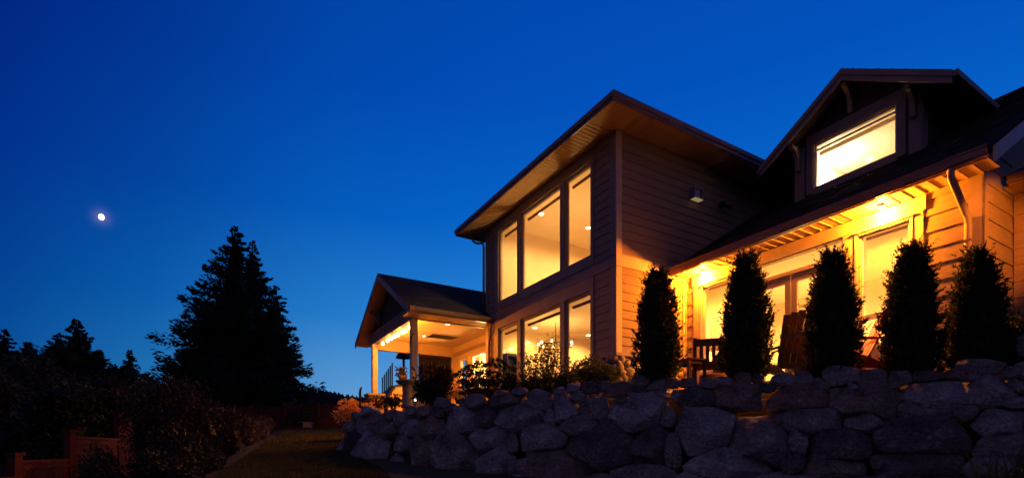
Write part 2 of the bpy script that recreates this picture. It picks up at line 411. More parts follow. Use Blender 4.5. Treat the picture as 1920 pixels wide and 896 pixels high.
for q in ((-.0, .20, 2.26, 4.27, 0, .030), (-.0, .20, 4.53, TZ1-.003, 0, .030), (6.33, TU+.02, 2.26, TZ1-.003, 0, .03)): board('corner_board', 'trim', q)
for q in ((-.030, .14, 2.26, 4.268, .003, .031), (-.030, .14, 4.532, TZ1-.004, .003, .031)): board('corner_board', 'trim_light', q, P=TR)  # same boards in a paler trim: warm light on this side put into the colour
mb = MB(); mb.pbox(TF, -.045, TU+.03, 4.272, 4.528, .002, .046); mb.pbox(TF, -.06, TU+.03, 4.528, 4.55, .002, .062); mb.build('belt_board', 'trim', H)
mb = MB(); mb.pbox(TR, -.045, TVV, 4.273, 4.527, .004, .0465); mb.pbox(TR, -.06, TVV, 4.527, 4.549, .004, .0625); mb.build('belt_board', 'trim_light', H)  # paler than the front belt, painting in the light on this side
mb = MB(); mb.pbox(TF, -.06, .80, 2.19, 2.262, .002, .06); mb.build('sill_board', 'trim', H); board('sill_board', 'trim', (5.88, TU, 2.19, 2.262, .002, .06)); mb = MB(); mb.pbox(TR, -.058, 2.28, 2.191, 2.261, .004, .058); mb.build('sill_board', 'trim', H)
# --- windows of the tower
PANES = [(.97, 1.95), (2.26, 4.18), (4.50, 5.58)]
def window(P, s0, s1, z0, z1, m='frame', rail=None, fw=.055, sub=(), blind=None, blind_m='dark'):
    mb = MB(); a, b = .04, -.10
    mb.pbox(P, s0-fw, s0, z0-fw, z1+fw, b, -.012); mb.pbox(P, s1, s1+fw, z0-fw, z1+fw, b, -.012)
    mb.pbox(P, s0, s1, z0-fw, z0, b, -.013); mb.pbox(P, s0, s1, z1, z1+fw, b, -.013)
    mb.pbox(P, s0, s0+.022, z0, z1, b+.02, -.035); mb.pbox(P, s1-.022, s1, z0, z1, b+.02, -.035); mb.pbox(P, s0+.022, s1-.022, z1-.022, z1, b+.02, -.036); mb.pbox(P, s0+.022, s1-.022, z0, z0+.022, b+.02, -.036)
    if rail: mb.pbox(P, s0+.022, s1-.022, rail-.045, rail+.045, b+.01, -.01)
    w = mb.build('window', m, H)
    gm = MB(); gm.quad(P(s0,z0,-.07), P(s1,z0,-.07), P(s1,z1,-.07), P(s0,z1,-.07)); gm.build('pane', 'glass', w)
    return w
for (gz0, gz1) in ((4.84, 7.09), (1.94, 3.89)):
    for (a, b) in PANES:
        w = window(TF, a, b, gz0, gz1)
        mb = MB(); mb.tube([TF(a+.05, gz1-.10, -.20), TF(b-.03, gz1-.10, -.20)], .034, 10); mb.pbox(TF, a+.05, b-.03, gz1-.15, gz1-.135, -.205, -.195)
        mb.build('roller_blind', 'teak', w)
def casing(P, o, z_split, name='window_casing', m='trim', mull=()):
    mb = MB(); s0, s1, z0, z1, i0, i1, j0, j1 = o
    mb.pbox(P, s0, i0, z0, z1, .002, .034); mb.pbox(P, i1, s1, z0, z1, .002, .034)
    mb.pbox(P, i0, i1, j1, z1, .002, .036); mb.pbox(P, i0, i1, z0, j0, .002, .036)
    for a, b in mull: mb.pbox(P, a, b, j0, j1, -.11, .033)
    return mb.build(name, m, H)
MU = [(2.00+.005, 2.205-.005), (4.235+.005, 4.445-.005)]
casing(TF, (.80, 5.88, 4.57, 7.42, .915, 5.635, 4.785, 7.145), None, mull=MU)
casing(TF, (.80, 5.88, 1.72, 4.268, .915, 5.635, 1.885, 3.945), None, mull=MU)
# --- tower eaves
E_, ZF0, ZF1 = .80, 7.40, 7.60
mb = MB()
ribbed(mb, lambda s, t, z: (t, s, z), -.0, TU, -E_+.02, 0, .125, ZF0+.05, .012)
ribbed(mb, lambda s, t, z: (s, t, z), 0, TVV+E_, -E_+.02, 0, .125, ZF0+.051, .012)
mb.quad((-E_,-E_,ZF0+.052),(0,-E_,ZF0+.052),(0,0,ZF0+.052),(-E_,0,ZF0+.052)); mb.quad((-E_,TU,ZF0+.052),(TVV,TU,ZF0+.052),(TVV,TU+E_,ZF0+.052),(-E_,TU+E_,ZF0+.052))
mb.bar((-E_+.02,-E_+.02,ZF0+.045), (0,0,ZF0+.045), .05, .02)
mb.build('soffit', 'soffit', H)
mb = MB()
mb.box(-E_-.0, -E_+.03, -E_, TU+E_, ZF0, ZF0+.09); mb.box(-E_-.03, -E_+.10, -E_-.03, TU+E_+.03, ZF0+.09, ZF1)
mb.box(-E_+.03, TVV+E_, -E_, -E_+.03, ZF0+.001, ZF0+.091); mb.box(-E_+.10, TVV+E_, -E_-.03, -E_+.10, ZF0+.091, ZF1-.002)
mb.box(-E_+.03, TVV+E_, TU+E_-.03, TU+E_, ZF0, ZF1-.002)
mb.build('gutter', 'gutter', H)
mb = MB(); a, b, c_, d_ = -E_-.02, TVV+E_, -E_-.02, TU+E_+.02; cx0, cx1, cy = a+4, b-4, (c_+d_)/2; zr = ZF1+1.25
mb.poly([(a,c_,ZF1),(b,c_,ZF1),(cx1,cy,zr),(cx0,cy,zr)]); mb.poly([(b,d_,ZF1),(a,d_,ZF1),(cx0,cy,zr),(cx1,cy,zr)]); mb.poly([(a,d_,ZF1),(a,c_,ZF1),(cx0,cy,zr)]); mb.poly([(b,c_,ZF1),(b,d_,ZF1),(cx1,cy,zr)])
mb.box(a, b, c_, d_, ZF1-.012, ZF1+.001)
mb.build('roof', 'roof', H)
# far corner downspout of the tower
mb = MB(); mb.tube([(-.35, TU+.35, 7.40), (-.35, TU+.33, 7.15), (-.27, TU+.22, 7.06), (-.09, TU+.09, 7.05), (-.07, TU+.07, 6.9), (-.07, TU+.07, 4.6)], .04, 8); mb.build('downspout', 'gutter', H, True)
# --- cobble base of the tower
def cobbles(P, s0, s1, z0, z1, n, seed, parent):
    rr = random.Random(seed); mb = MB(); mb.pbox(P, s0, s1, z0, z1, .0, .02); b = mb.build('stone_base', 'mortar', parent)
    V = []; Fc = []; pts = []; tries = 0
    while len(pts) < n and tries < 6000:
        tries += 1; r = .07+.07*rr.random(); s = s0+.02+rr.random()*(s1-s0-.04); z = z0+.05+rr.random()*(z1-z0-.1)
        if all((s-q[0])**2+(z-q[1])**2 > ((r+q[2])*.88)**2 for q in pts): pts.append((s, z, r))
    st = MB(); t = MB(); t.lathe([(math.sin(a)+.001, -math.cos(a)) for a in np.linspace(0, math.pi, 8)], n=12)
    for s, z, r in pts:
        ph = rr.random()*3; ax = 1+.35*rr.random(); base = len(st.v); off = rr.random()*50
        for p in t.v:
            q = Vector(p); k = 1+.22*mnoise.noise(q*1.6+Vector((off,0,0)))
            x = q.x*k*ax; y = q.z*k; X = x*math.cos(ph)-y*math.sin(ph); Y = x*math.sin(ph)+y*math.cos(ph)
            st.v.append(P(min(max(s+X*r, s0-.03), s1+.03), min(max(z+Y*r, z0), z1), .03+q.y*k*r*.75))
        st.f += [tuple(base+i for i in f) for f in t.f]
    st.build('cobblestones', 'cobble', b, True)
cobbles(TR, 0, 2.28, TZ0, 2.19, 150, 1, H); cobbles(TF, 0, .80, TZ0, 2.19, 60, 2, H); cobbles(TF, .8, 6.5, TZ0, 1.70, 120, 3, H)
# --- wall lamp and flood lamp on the tower side
wl = MB(); wl.pbox(TR, 2.45, 2.80, 6.41, 6.69, .02, .04)
for a in (2.45, 2.78): wl.pbox(TR, a, a+.02, 6.41, 6.69, .04, .19)
wl.pbox(TR, 2.47, 2.78, 6.67, 6.69, .04, .19); wl.pbox(TR, 2.54, 2.72, 6.45, 6.66, .04, .14)
wl = wl.build('wall_lamp', 'lampbox', H); mb = MB(); mb.pbox(TR, 2.47, 2.78, 6.408, 6.42, .04, .185); mb.build('glint_strip', emis('lip_glint', (1, .75, .35), .25), wl)  # lamp is unlit: reflected light on its lower lip painted as weak emission
fl = MB(); fl.tube([TR(3.68, 6.55, .02), TR(3.68, 6.55, .07)], .07, 12); fl.tube([TR(3.68, 6.55, .06), TR(3.62, 6.52, .13)], .02, 6); fl = fl.build('flood_lamp', 'black_metal', H)
for q in (-.12, .13):
    mb = MB(); mb.tube([TR(3.68+q*.4, 6.54, .10), TR(3.68+q, 6.50, .16), TR(3.68+q*1.5, 6.47, .22)], [.03, .05, .075], 12); mb.build('lamp_head', 'black_metal', fl, True)

# --- rooms of the tower
def room(x0, x1, y0, y1, z0, z1, floor='woodfloor', wall='room'):
    mb = MB(); mb.quad((x1,y0,z0),(x1,y1,z0),(x1,y1,z1),(x1,y0,z1)); mb.quad((x0,y0,z0),(x1,y0,z0),(x1,y0,z1),(x0,y0,z1)); mb.quad((x0,y1,z0),(x1,y1,z0),(x1,y1,z1),(x0,y1,z1))
    mb.build('interior_wall', wall, H)
    mb = MB(); mb.quad((x0,y0,z1),(x1,y0,z1),(x1,y1,z1),(x0,y1,z1)); mb.build('interior_ceiling', 'ceil', H)
    mb = MB(); mb.quad((x0,y0,z0),(x1,y0,z0),(x1,y1,z0),(x0,y1,z0)); mb.build('interior_floor', floor, H)
def downlight(x, y, z, power, col=WARM3, m='glow_room', r=.075, parent=None):
    mb = MB(); mb.tube([(x, y, z-.006), (x, y, z-.014)], r, 14); d = mb.build('downlight', m, parent or H)
    if power: lamp('downlight_lamp', 'SPOT', (x, y, z-.03), power, col, H, .07, spot=R(165))
    return d
room(.155, 6.0, .16, 5.82, 4.60, 7.37); room(.155, 7.0, .16, 6.3, 1.55, 4.12)
def zceil(px, py, z): X, Y, _ = onz(px, py, z); return w2h(X, Y)
for px, py in ((1015, 401), (1103, 427)):
    v, u = zceil(px, py, 7.37); downlight(v, u, 7.37, 330)
downlight(4.2, 4.4, 7.37, 330); downlight(4.4, 1.6, 7.37, 330)
lamp('upper_room_fill', 'POINT', (1.0, 3.3, 5.2), 120, WARM3, H, .12)  # unseen fill light added below the sill to brighten the outer soffit
for px, py in ((1003, 614), (1103, 628)):
    v, u = zceil(px, py, 4.12); downlight(v, u, 4.12, 240, WARM2)
downlight(4.6, 4.6, 4.12, 240, WARM2); downlight(4.8, 1.6, 4.12, 240, WARM2)

# --- the wing
WZ0, WZ1 = 1.05, 4.33
W1 = (-1.80, -.60); W2 = (-4.90, -4.12); DR = (-3.84, -2.03)
ops = [(W1[0]-.03, W1[1]+.03, 1.87, 4.03), (W2[0]-.03, W2[1]+.03, 1.87, 4.03), (DR[0], DR[1], 1.22, 4.04)]
mb = MB(); wallcut(mb, WF, WSU, 0, WZ0, WZ1, ops); wallcut(mb, WS, WV, 8.5, WZ0, 4.6, [])
mb.build('wall', 'siding_wing', H)
mb = MB(); TRIM = (-5.12, -.32, 1.15, 4.33)
lap(mb, WF, WSU+.17, -5.12, 1.15, WZ1, .278); mb.build('siding', 'siding_wing', H); mb = MB(); lap(mb, WF, -.32, -.09, 1.15, WZ1, .278); mb.build('siding', 'siding_wing', H); mb = MB(); lap(mb, WS, WV+.12, 3.53, 1.15, 4.8, .278)
mb.build('siding', 'siding_wing', H)
# door/window surround of the wing, one band of boards
mb = MB()
mb.pbox(WF, -5.16, -.28, 4.06, 4.30, .002, .045)
edges = [-5.12, W2[0]-.03, W2[1]+.03, DR[0], DR[1], W1[0]-.03, W1[1]+.03, -.32]
for a, b in zip(edges[0::2], edges[1::2]): mb.pbox(WF, a, b, 1.15, 4.058, .003, .036)
for w in (W1, W2): mb.pbox(WF, w[0]-.03, w[1]+.03, 1.15, 1.84, .003, .034)
mb.build('trim_board', 'trim_light', H)
mb = MB(); mb.pbox(WF, WSU-.03, WSU+.17, 1.15, 4.329, .002, .032); mb.pbox(WS, WV-.032, WV+.12, 1.15, 4.36, .003, .03); mb.build('corner_board', 'trim', H)
mb = MB(); mb.pbox(WF, -.09, -.0, 1.15, 4.328, .002, .03); mb.pbox(TR, 2.20, 2.26, 2.27, 4.27, .03, .05); mb.build('corner_board', 'trim_light', H)
def slats(P, s0, s1, z0, z1, w, step=.03):
    mb = MB(); z = z0; 
    while z < z1-.03:
        mb.quad(P(s0,z,-.175), P(s1,z,-.175), P(s1,z+.018,-.195), P(s0,z+.018,-.195)); z += step*.75
    mb.pbox(P, s0, s1, z1-.05, z1, -.20, -.16)
    return mb.build('blind', 'blind', w)
for w_ in (W1, W2):
    w = window(WF, w_[0], w_[1], 1.92, 3.98, 'vinyl', rail=2.44)
    slats(WF, w_[0]+.03, w_[1]-.03, 2.50, 3.97, w)
    mb = MB(); mb.pbox(WF, w_[0]-.09, w_[1]+.09, 4.02, 4.052, .045, .075); mb.pbox(WF, w_[0]-.07, w_[0]-.03, 1.88, 4.02, .037, .05); mb.pbox(WF, w_[1]+.03, w_[1]+.07, 1.88, 4.02, .037, .05); mb.pbox(WF, w_[0]-.09, w_[1]+.09, 1.85, 1.89, .036, .09)
    mb.build('window_casing', 'vinyl', w)
# french doors
fd = empty('french_door', parent=H)
mb = MB(); mb.pbox(WF, DR[0], DR[1], 3.66, 3.73, -.12, .01); mb.pbox(WF, DR[0], DR[0]+.03, 1.2, 4.04, -.12, .012); mb.pbox(WF, DR[1]-.03, DR[1], 1.2, 4.04, -.12, .012); mb.pbox(WF, -3.56, -3.52, 1.2, 3.66, -.12, .008); mb.build('door_frame', 'trim_light', fd)
def leaf(a, b):
    mb = MB(); z0, z1 = 1.22, 3.65
    mb.pbox(WF, a, a+.12, z0, z1, -.09, -.035); mb.pbox(WF, b-.12, b, z0, z1, -.09, -.035); mb.pbox(WF, a+.12, b-.12, z1-.16, z1, -.09, -.036); mb.pbox(WF, a+.12, b-.12, z0, z0+.28, -.09, -.036)
    d = mb.build('door_leaf', 'trim', fd)
    return d
leaf(-2.765, -2.06); leaf(-3.515, -2.785)
mb = MB()
for a, b, z0, z1 in ((-2.645, -2.18, 1.5, 3.49), (-3.395, -2.905, 1.5, 3.49), (DR[0]+.03, -3.56, 1.25, 3.66), (DR[0]+.03, DR[1]-.03, 3.73, 4.04)): mb.quad(WF(a,z0,-.062), WF(b,z0,-.062), WF(b,z1,-.062), WF(a,z1,-.062))
mb.build('pane', 'glass', fd)
mb = MB(); mb.pbox(WF, -2.75, -2.72, 2.2, 2.42, -.035, -.02); mb.tube([WF(-2.735, 2.33, -.02), WF(-2.735, 2.33, .04), WF(-2.62, 2.33, .04)], .012, 8); mb.build('door_handle', 'lampbox', fd)
room(WV+.16, 6.0, WSU+.1, -.1, 1.2, 4.20)
for u in (-1.2, -2.9, -4.6): downlight(3.9, u, 4.20, 900, WARM2)
for u in (-1.5, -4.3): lamp('wing_room_lamp', 'POINT', (4.6, u, 2.4), 170, WARM2, H, .15)
# wing eave
GV = 1.735
RU = -6.21
mb = MB(); ribbed(mb, lambda s, t, z: (t, s, z), -6.10, 0, GV, WV, .19, 4.335, .014); mb.build('soffit', 'soffit', H)
mb = MB(); mb.box(GV-.02, GV+.012, -6.11, -.002, 4.30, 4.36); mb.box(GV-.10, GV-.02, -6.13, -.002, 4.355, 4.47); mb.box(GV-.115, GV-.095, -6.132, -.002, 4.455, 4.482); mb.box(GV-.07, GV-.02, -6.13, -.002, 4.315, 4.355)
mb.build('gutter', 'gutter', H)
# downspout with its two bends
P1 = (GV-.05, -5.32, 4.32)
dv, dz = onv(1783, 330, GV-.05)
mb = MB(); path = [(GV-.05, dv, 4.33), (GV-.05, dv, 4.18), (GV-.02, dv-.03, 4.10), (WV-.16, dv-.20+.02, 3.72), (WV-.085, dv-.22, 3.62), (WV-.08, dv-.22, 3.5), (WV-.08, dv-.22, 1.15)]
du, _ = onv(1815, 450, WV-.08); path = [(GV-.05, dv, 4.33), (GV-.05, dv, 4.20), (GV-.03, dv-.02, 4.12), (WV-.14, du+.02, 3.78), (WV-.085, du, 3.68), (WV-.08, du, 3.55), (WV-.08, du, 1.15)]
mb.tube(path, [.05]*7, 10)
ds = mb.build('downspout', 'trim', H, True)
mb = MB()
for z in (3.3, 2.0): mb.box(WV-.135, WV-.0, du-.055, du+.055, z, z+.03)
mb.build('pipe_clip', 'gutter', ds)
# soffit lamps: small surface pucks that wash the soffit and the boards
SOF = []
for px, py in ((1340, 513), (1652, 384)):
    v, u = zceil(px, py, 4.33); v = min(max(v, 1.98), 2.12)
    mb = MB(); mb.tube([(v, u, 4.335), (v, u, 4.295)], .055, 14); p = mb.build('soffit_lamp', 'vinyl', H)
    mb = MB(); mb.lathe([(.05, 0), (.047, -.02), (.03, -.035), (.005, -.04)], (v, u, 4.294), 14); mb.build('lens', 'glow', p, True)
    lamp('soffit_lamp_light', 'POINT', (v, u, 4.19), 780, WARM, H, .05)
    SOF.append(u)
# wing roof with the dormer cut out of it
sl = .62; ux = Vector((1, 0, sl)).normalized(); nx = Vector((-sl, 0, 1)).normalized(); zr = lambda v: 4.485+sl*(v-GV)
RV = 7.35
def roof_piece(mb, y0, y1, v0, v1):
    shingles(mb, (v0, y0, zr(v0)), (0, 1, 0), ux, nx, y1-y0, (v1-v0)*math.hypot(1, sl))
    o = Vector((0,0,-.10)); a = [(v0,y0,zr(v0)),(v0,y1,zr(v0)),(v1,y1,zr(v1)),(v1,y0,zr(v1))]
    mb.prism([(p[0],p[1],p[2]-.002) for p in a], o)
mb = MB(); roof_piece(mb, RU, 0, GV-.06, DV); roof_piece(mb, RU, -4.30, DV, RV); roof_piece(mb, -1.69, 0, DV, RV)
mb.prism([(RV,RU,zr(RV)),(RV,0,zr(RV)),(RV+5,0,zr(RV)-3),(RV+5,RU,zr(RV)-3)], (0,0,-.1))
mb.tube([(RV, RU, zr(RV)+.01), (RV, -4.3, zr(RV)+.01)], .05, 6)
mb.build('roof', 'roof', H)
mb = MB(); mb.pbox(lambda s, z, o: (s, -4.62-o, z), 5.55, 5.75, 6.8, 7.18, -.1, .1); mb.build('roof_vent', 'black_metal', H)
# barge board and its soffit on the right gable end
mb = MB()
for (v0, v1) in ((GV-.12, RV),):
    mb.prism([(v0,RU,zr(v0)-.24),(v1,RU,zr(v1)-.24),(v1,RU,zr(v1)-.012),(v0,RU,zr(v0)-.012)], (0,-.035,0))
mb.build('barge_board', 'trim_light', H)
mb = MB(); n = 26
for k in range(n):
    a = GV+.03+(RV-GV)*k/n; b = a+(RV-GV)/n-.012
    mb.prism([(a,RU+.002,zr(a)-.13),(b,RU+.002,zr(b)-.13),(b,RU+.002,zr(b)-.115),(a,RU+.002,zr(a)-.115)], (0, WSU-RU-.004, 0))
mb.build('soffit', 'siding', H)
mb = MB(); mb.prism([(WV,WSU,4.33),(RV,WSU,4.33),(RV,WSU,zr(RV)-.14),(WV,WSU,zr(WV)-.14)], (0,.1,0)); mb.build('gable_wall', 'siding_wing', H)
# lower bay to the right: wall, eave, gutter, small roof
mb = MB(); wallcut(mb, RW, -9, WSU-.02, WZ0, 4.3, []); mb.build('wall', 'siding_wing', H)
mb = MB(); lap(mb, RW, -9, WSU-.03, 1.15, 4.28, .278); mb.build('siding', 'siding', H)
BV = 3.02
mb = MB(); ribbed(mb, lambda s, t, z: (t, s, z), -9, WSU-.03, BV, 3.53, .30, 4.29, .018); mb.build('soffit', 'soffit', H)
mb = MB(); mb.box(BV-.09, BV, -9, WSU-.10, 4.30, 4.43); mb.box(BV-.03, BV+.01, -9, WSU-.11, 4.26, 4.30); mb.build('gutter', 'gutter', H)
mb = MB(); mb.prism([(BV-.05,-9,4.44),(BV-.05,WSU-.06,4.44),(BV+2.5,WSU-.06,5.6),(BV+2.5,-9,5.6)], (0,0,-.04)); mb.build('roof', 'roof', H)
dq = Vector((1.25, 1.71, -.25)).to_track_quat('-Z', 'Y').to_euler()
lamp('bay_fill_spot', 'SPOT', (1.5, -7.6, 3.75), 420, WARM, H, .05, rot=dq, spot=R(52))  # unseen spot added and aimed to light the wing's side wall
mb = MB(); mb.tube([(1.5, -7.66, 3.72), (1.45, -7.72, 3.78)], .05, 10); mb.tube([(1.45, -7.72, 3.78), (1.45, -7.72, 1.1)], .02, 6); mb.build('fill_spot_pole', 'black_metal', H)  # made-up pole for the added spot, out of view
mb = MB(); mb.lathe([(.05, 0), (.047, -.02), (.03, -.035), (.005, -.04)], (3.25, -8.2, 4.27), 14); mb.build('soffit_lamp', 'glow', H, True)

# --- dormer
dm = empty('dormer', parent=H)
DW = (-3.82, -2.16, 6.30, 7.26)
dz0, dz1 = 5.95, 7.75
mb = MB(); wallcut(mb, DF, -4.30, -1.69, dz0, 7.42, [(DW[0]-.03, DW[1]+.03, DW[2]-.03, DW[3]+.03)], .12)
mb.prism([(DV,-4.30,7.42),(DV,-1.69,7.42),(DV,-2.99,8.28)], (.12,0,0))
mb.quad(DS(DV,dz0,0), DS(8,dz0,0), DS(8,7.45,0), DS(DV,7.45,0)); mb.quad(DL(DV,dz0,0), DL(8,dz0,0), DL(8,7.45,0), DL(DV,7.45,0))
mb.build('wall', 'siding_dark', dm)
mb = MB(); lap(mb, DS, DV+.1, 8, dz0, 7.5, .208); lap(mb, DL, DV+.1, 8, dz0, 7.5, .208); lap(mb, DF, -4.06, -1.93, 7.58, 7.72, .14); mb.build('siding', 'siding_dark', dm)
mb = MB()
mb.pbox(DF, -4.32, -4.08, dz0, 7.36, .002, .03); mb.build('corner_board', 'trim', dm); mb = MB(); mb.pbox(DF, -1.91, -1.67, dz0, 7.36, .002, .03); mb.build('corner_board', 'trim', dm); mb = MB(); mb.pbox(DS, DV-.03, DV+.2, dz0, 7.4, .003, .03)
mb.build('corner_board', 'trim', dm)
mb = MB()
mb.pbox(DF, -4.03, DW[0]-.05, dz0+.2, 7.56, .002, .036); mb.pbox(DF, DW[1]+.05, -1.96, dz0+.2, 7.56, .002, .036); mb.pbox(DF, DW[0]-.05, DW[1]+.05, 7.31, 7.56, .002, .038); mb.pbox(DF, DW[0]-.05, DW[1]+.05, dz0+.1, 6.25, .002, .038)
mb.build('window_casing', 'trim', dm)
mb = MB(); fw = .05
for k, (g_, o0, o1) in enumerate(((.05, -.09, .012), (.025, -.09, -.02))):
    a, b, c_, d_ = DW[0]-g_, DW[1]+g_, DW[2]-g_, DW[3]+g_
    mb.pbox(DF, a, a+.028, c_, d_, o0, o1); mb.pbox(DF, b-.028, b, c_, d_, o0, o1); mb.pbox(DF, a+.028, b-.028, d_-.028, d_, o0, o1); mb.pbox(DF, a+.028, b-.028, c_, c_+.028, o0, o1)
mb.pbox(DF, DW[0], DW[1], DW[3]-.10, DW[3]-.06, -.08, -.05)
w = mb.build('window', 'trim_light', dm)
mb = MB(); mb.quad(DF(DW[0],DW[2],-.07), DF(DW[1],DW[2],-.07), DF(DW[1],DW[3],-.07), DF(DW[0],DW[3],-.07)); 
mb.build('pane', 'glass', dm)
mb = MB(); mb.tube([DF(DW[0]+.03, DW[3]-.14, -.17), DF(DW[1]-.03, DW[3]-.14, -.17)], .05, 10); mb.build('roller_blind', 'blind', dm)
AU, AZ, HWD, DZ_ = -3.0, 8.40, 1.96, 1.27     # apex, half width, drop
sd_ = DZ_/HWD; GVD = 3.88
for sg in (1, -1):
    uy = Vector((0, -sg, sd_)).normalized(); ny = Vector((0, sg*sd_, 1)).normalized()
    mb = MB(); o = (GVD-.03, AU+sg*HWD, AZ-DZ_)
    shingles(mb, o, (1, 0, 0), uy, ny, 4.6, HWD*math.hypot(1, sd_))
    a = [(GVD, AU+sg*HWD, AZ-DZ_-.004), (GVD+4.6, AU+sg*HWD, AZ-DZ_-.004), (GVD+4.6, AU, AZ-.004), (GVD, AU, AZ-.004)]
    mb.prism(a, (0, 0, -.10)); mb.build('roof', 'roof', dm)
    mb = MB(); z0 = AZ-DZ_
    mb.prism([(GVD-.03, AU+sg*HWD, z0-.24), (GVD-.03, AU, AZ-.25), (GVD-.03, AU, AZ-.13), (GVD-.03, AU+sg*HWD, z0-.12)], (.03, 0, 0))
    mb.prism([(GVD-.055, AU+sg*(HWD+.01), z0-.12), (GVD-.055, AU, AZ-.13), (GVD-.055, AU, AZ-.002), (GVD-.055, AU+sg*(HWD+.01), z0+.004)], (.05, 0, 0))
    mb.build('barge_board', 'trim', dm)
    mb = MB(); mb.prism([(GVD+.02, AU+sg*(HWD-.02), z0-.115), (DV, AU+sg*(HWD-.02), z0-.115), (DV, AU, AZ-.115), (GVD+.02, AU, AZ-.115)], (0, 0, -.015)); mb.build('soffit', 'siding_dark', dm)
    mb = MB(); mb.box(GVD, GVD+4.4, AU+sg*HWD, AU+sg*(HWD+.09), z0-.12, z0-.005); mb.build('gutter', 'trim', dm)
    mb = MB(); mb.box(DV, 8, AU+sg*1.31, AU+sg*(HWD-.01), z0-.15, z0-.13); mb.build('soffit', 'siding_dark', dm)
def bracket(u, zt, parent, v0=DV, dep=.40, w=.09, h=.55, m='trim'):
    mb = MB(); pr = [(v0-.03, u-w/2, zt-h), (v0-.03-.10, u-w/2, zt-h)]
    for k in range(6):
        a = k/5*math.pi/2; pr.append((v0-.13-(dep-.13)*(1-math.cos(a)), u-w/2, zt-h+.05+(h-.13)*math.sin(a)))
    pr += [(v0-dep-.02, u-w/2, zt), (v0-.03, u-w/2, zt)]
    mb.prism(pr, (0, w, 0)); mb.build('bracket', m, parent)
bracket(-2.99, 8.13, dm); bracket(-1.79, 7.36, dm); bracket(-4.19, 7.36, dm)
room(DV+.125, 7.6, -4.25, -1.74, 6.0, 7.43, wall='ceil')
for p in ((6.9, -3.4), (6.4, -2.4)): downlight(p[0], p[1], 7.43, 300, (1, .82, .52))
lamp('dormer_lamp', 'POINT', (5.5, -1.98, 6.9), 110, (1, .82, .52), H, .1)

# --- side porch
po = empty('porch', parent=H)
PU0, PU1, PUA, PZE, PZA, PVG, PVB = 5.95, 12.42, 9.18, 4.36, 6.27, -2.95, 8.0
ps = (PZA-PZE)/(PUA-PU0)
for sg, ue in ((-1, PU0), (1, PU1)):
    hw = abs(PUA-ue); s_ = (PZA-PZE)/hw; uy = Vector((0, -sg, s_)).normalized(); ny = Vector((0, sg*s_, 1)).normalized()
    v_end = -.01 if sg < 0 else PVB
    mb = MB(); shingles(mb, (PVG-.03, ue, PZE), (1, 0, 0), uy, ny, v_end-PVG+.03, hw*math.hypot(1, s_))
    mb.prism([(PVG, ue, PZE-.004), (v_end, ue, PZE-.004), (v_end, PUA, PZA-.004), (PVG, PUA, PZA-.004)], (0, 0, -.10))
    if sg < 0:   # behind the tower's end wall the slope runs on
        w0 = (TU+.03-ue); mb.prism([(0, TU+.03, PZE+w0*s_-.004), (PVB, TU+.03, PZE+w0*s_-.004), (PVB, PUA, PZA-.004), (0, PUA, PZA-.004)], (0, 0, -.10))
        shingles(mb, (-.02, TU+.03, PZE+w0*s_), (1, 0, 0), uy, ny, PVB, (hw-w0)*math.hypot(1, s_))
    mb.build('roof', 'roof', po)
    mb = MB(); mb.prism([(PVG-.05, ue-.0, PZE-.21), (PVG-.05, PUA, PZA-.23), (PVG-.05, PUA, PZA-.005), (PVG-.05, ue, PZE-.005)], (.045, 0, 0)); mb.build('barge_board', 'trim', po)
    mb = MB(); mb.prism([(PVG+.01, ue, PZE-.115), (-2.47, ue, PZE-.115), (-2.47, PUA, PZA-.115), (PVG+.01, PUA, PZA-.115)], (0, 0, -.02)); mb.build('soffit', 'soffit', po)
mb = MB(); mb.box(PVG, -.005, PU0-.09, PU0+.0, PZE-.14, PZE-.01); mb.box(PVG, -.005, PU0-.05, PU0+.02, PZE-.19, PZE-.14); mb.build('gutter', 'gutter', po)
mb = MB(); ribbed(mb, lambda s, t, z: (s, t, z), PVG+.02, -.01, PU0+.02, 6.62, .14, PZE-.165, .012); mb.build('soffit', 'soffit', po)
mb = MB(); mb.tube([(-.10, PU0+.0, PZE-.17), (-.10, PU0+.05, PZE-.33), (-.05, PU0+.22, PZE-.55), (-.07, PU0+.24, PZE-.7), (-.07, PU0+.24, 1.2)], .04, 8); mb.build('downspout', 'trim', po, True)
PV = -2.5; UR, UL = 6.77, 11.30; BZ0, BZ1 = 4.16, 4.56
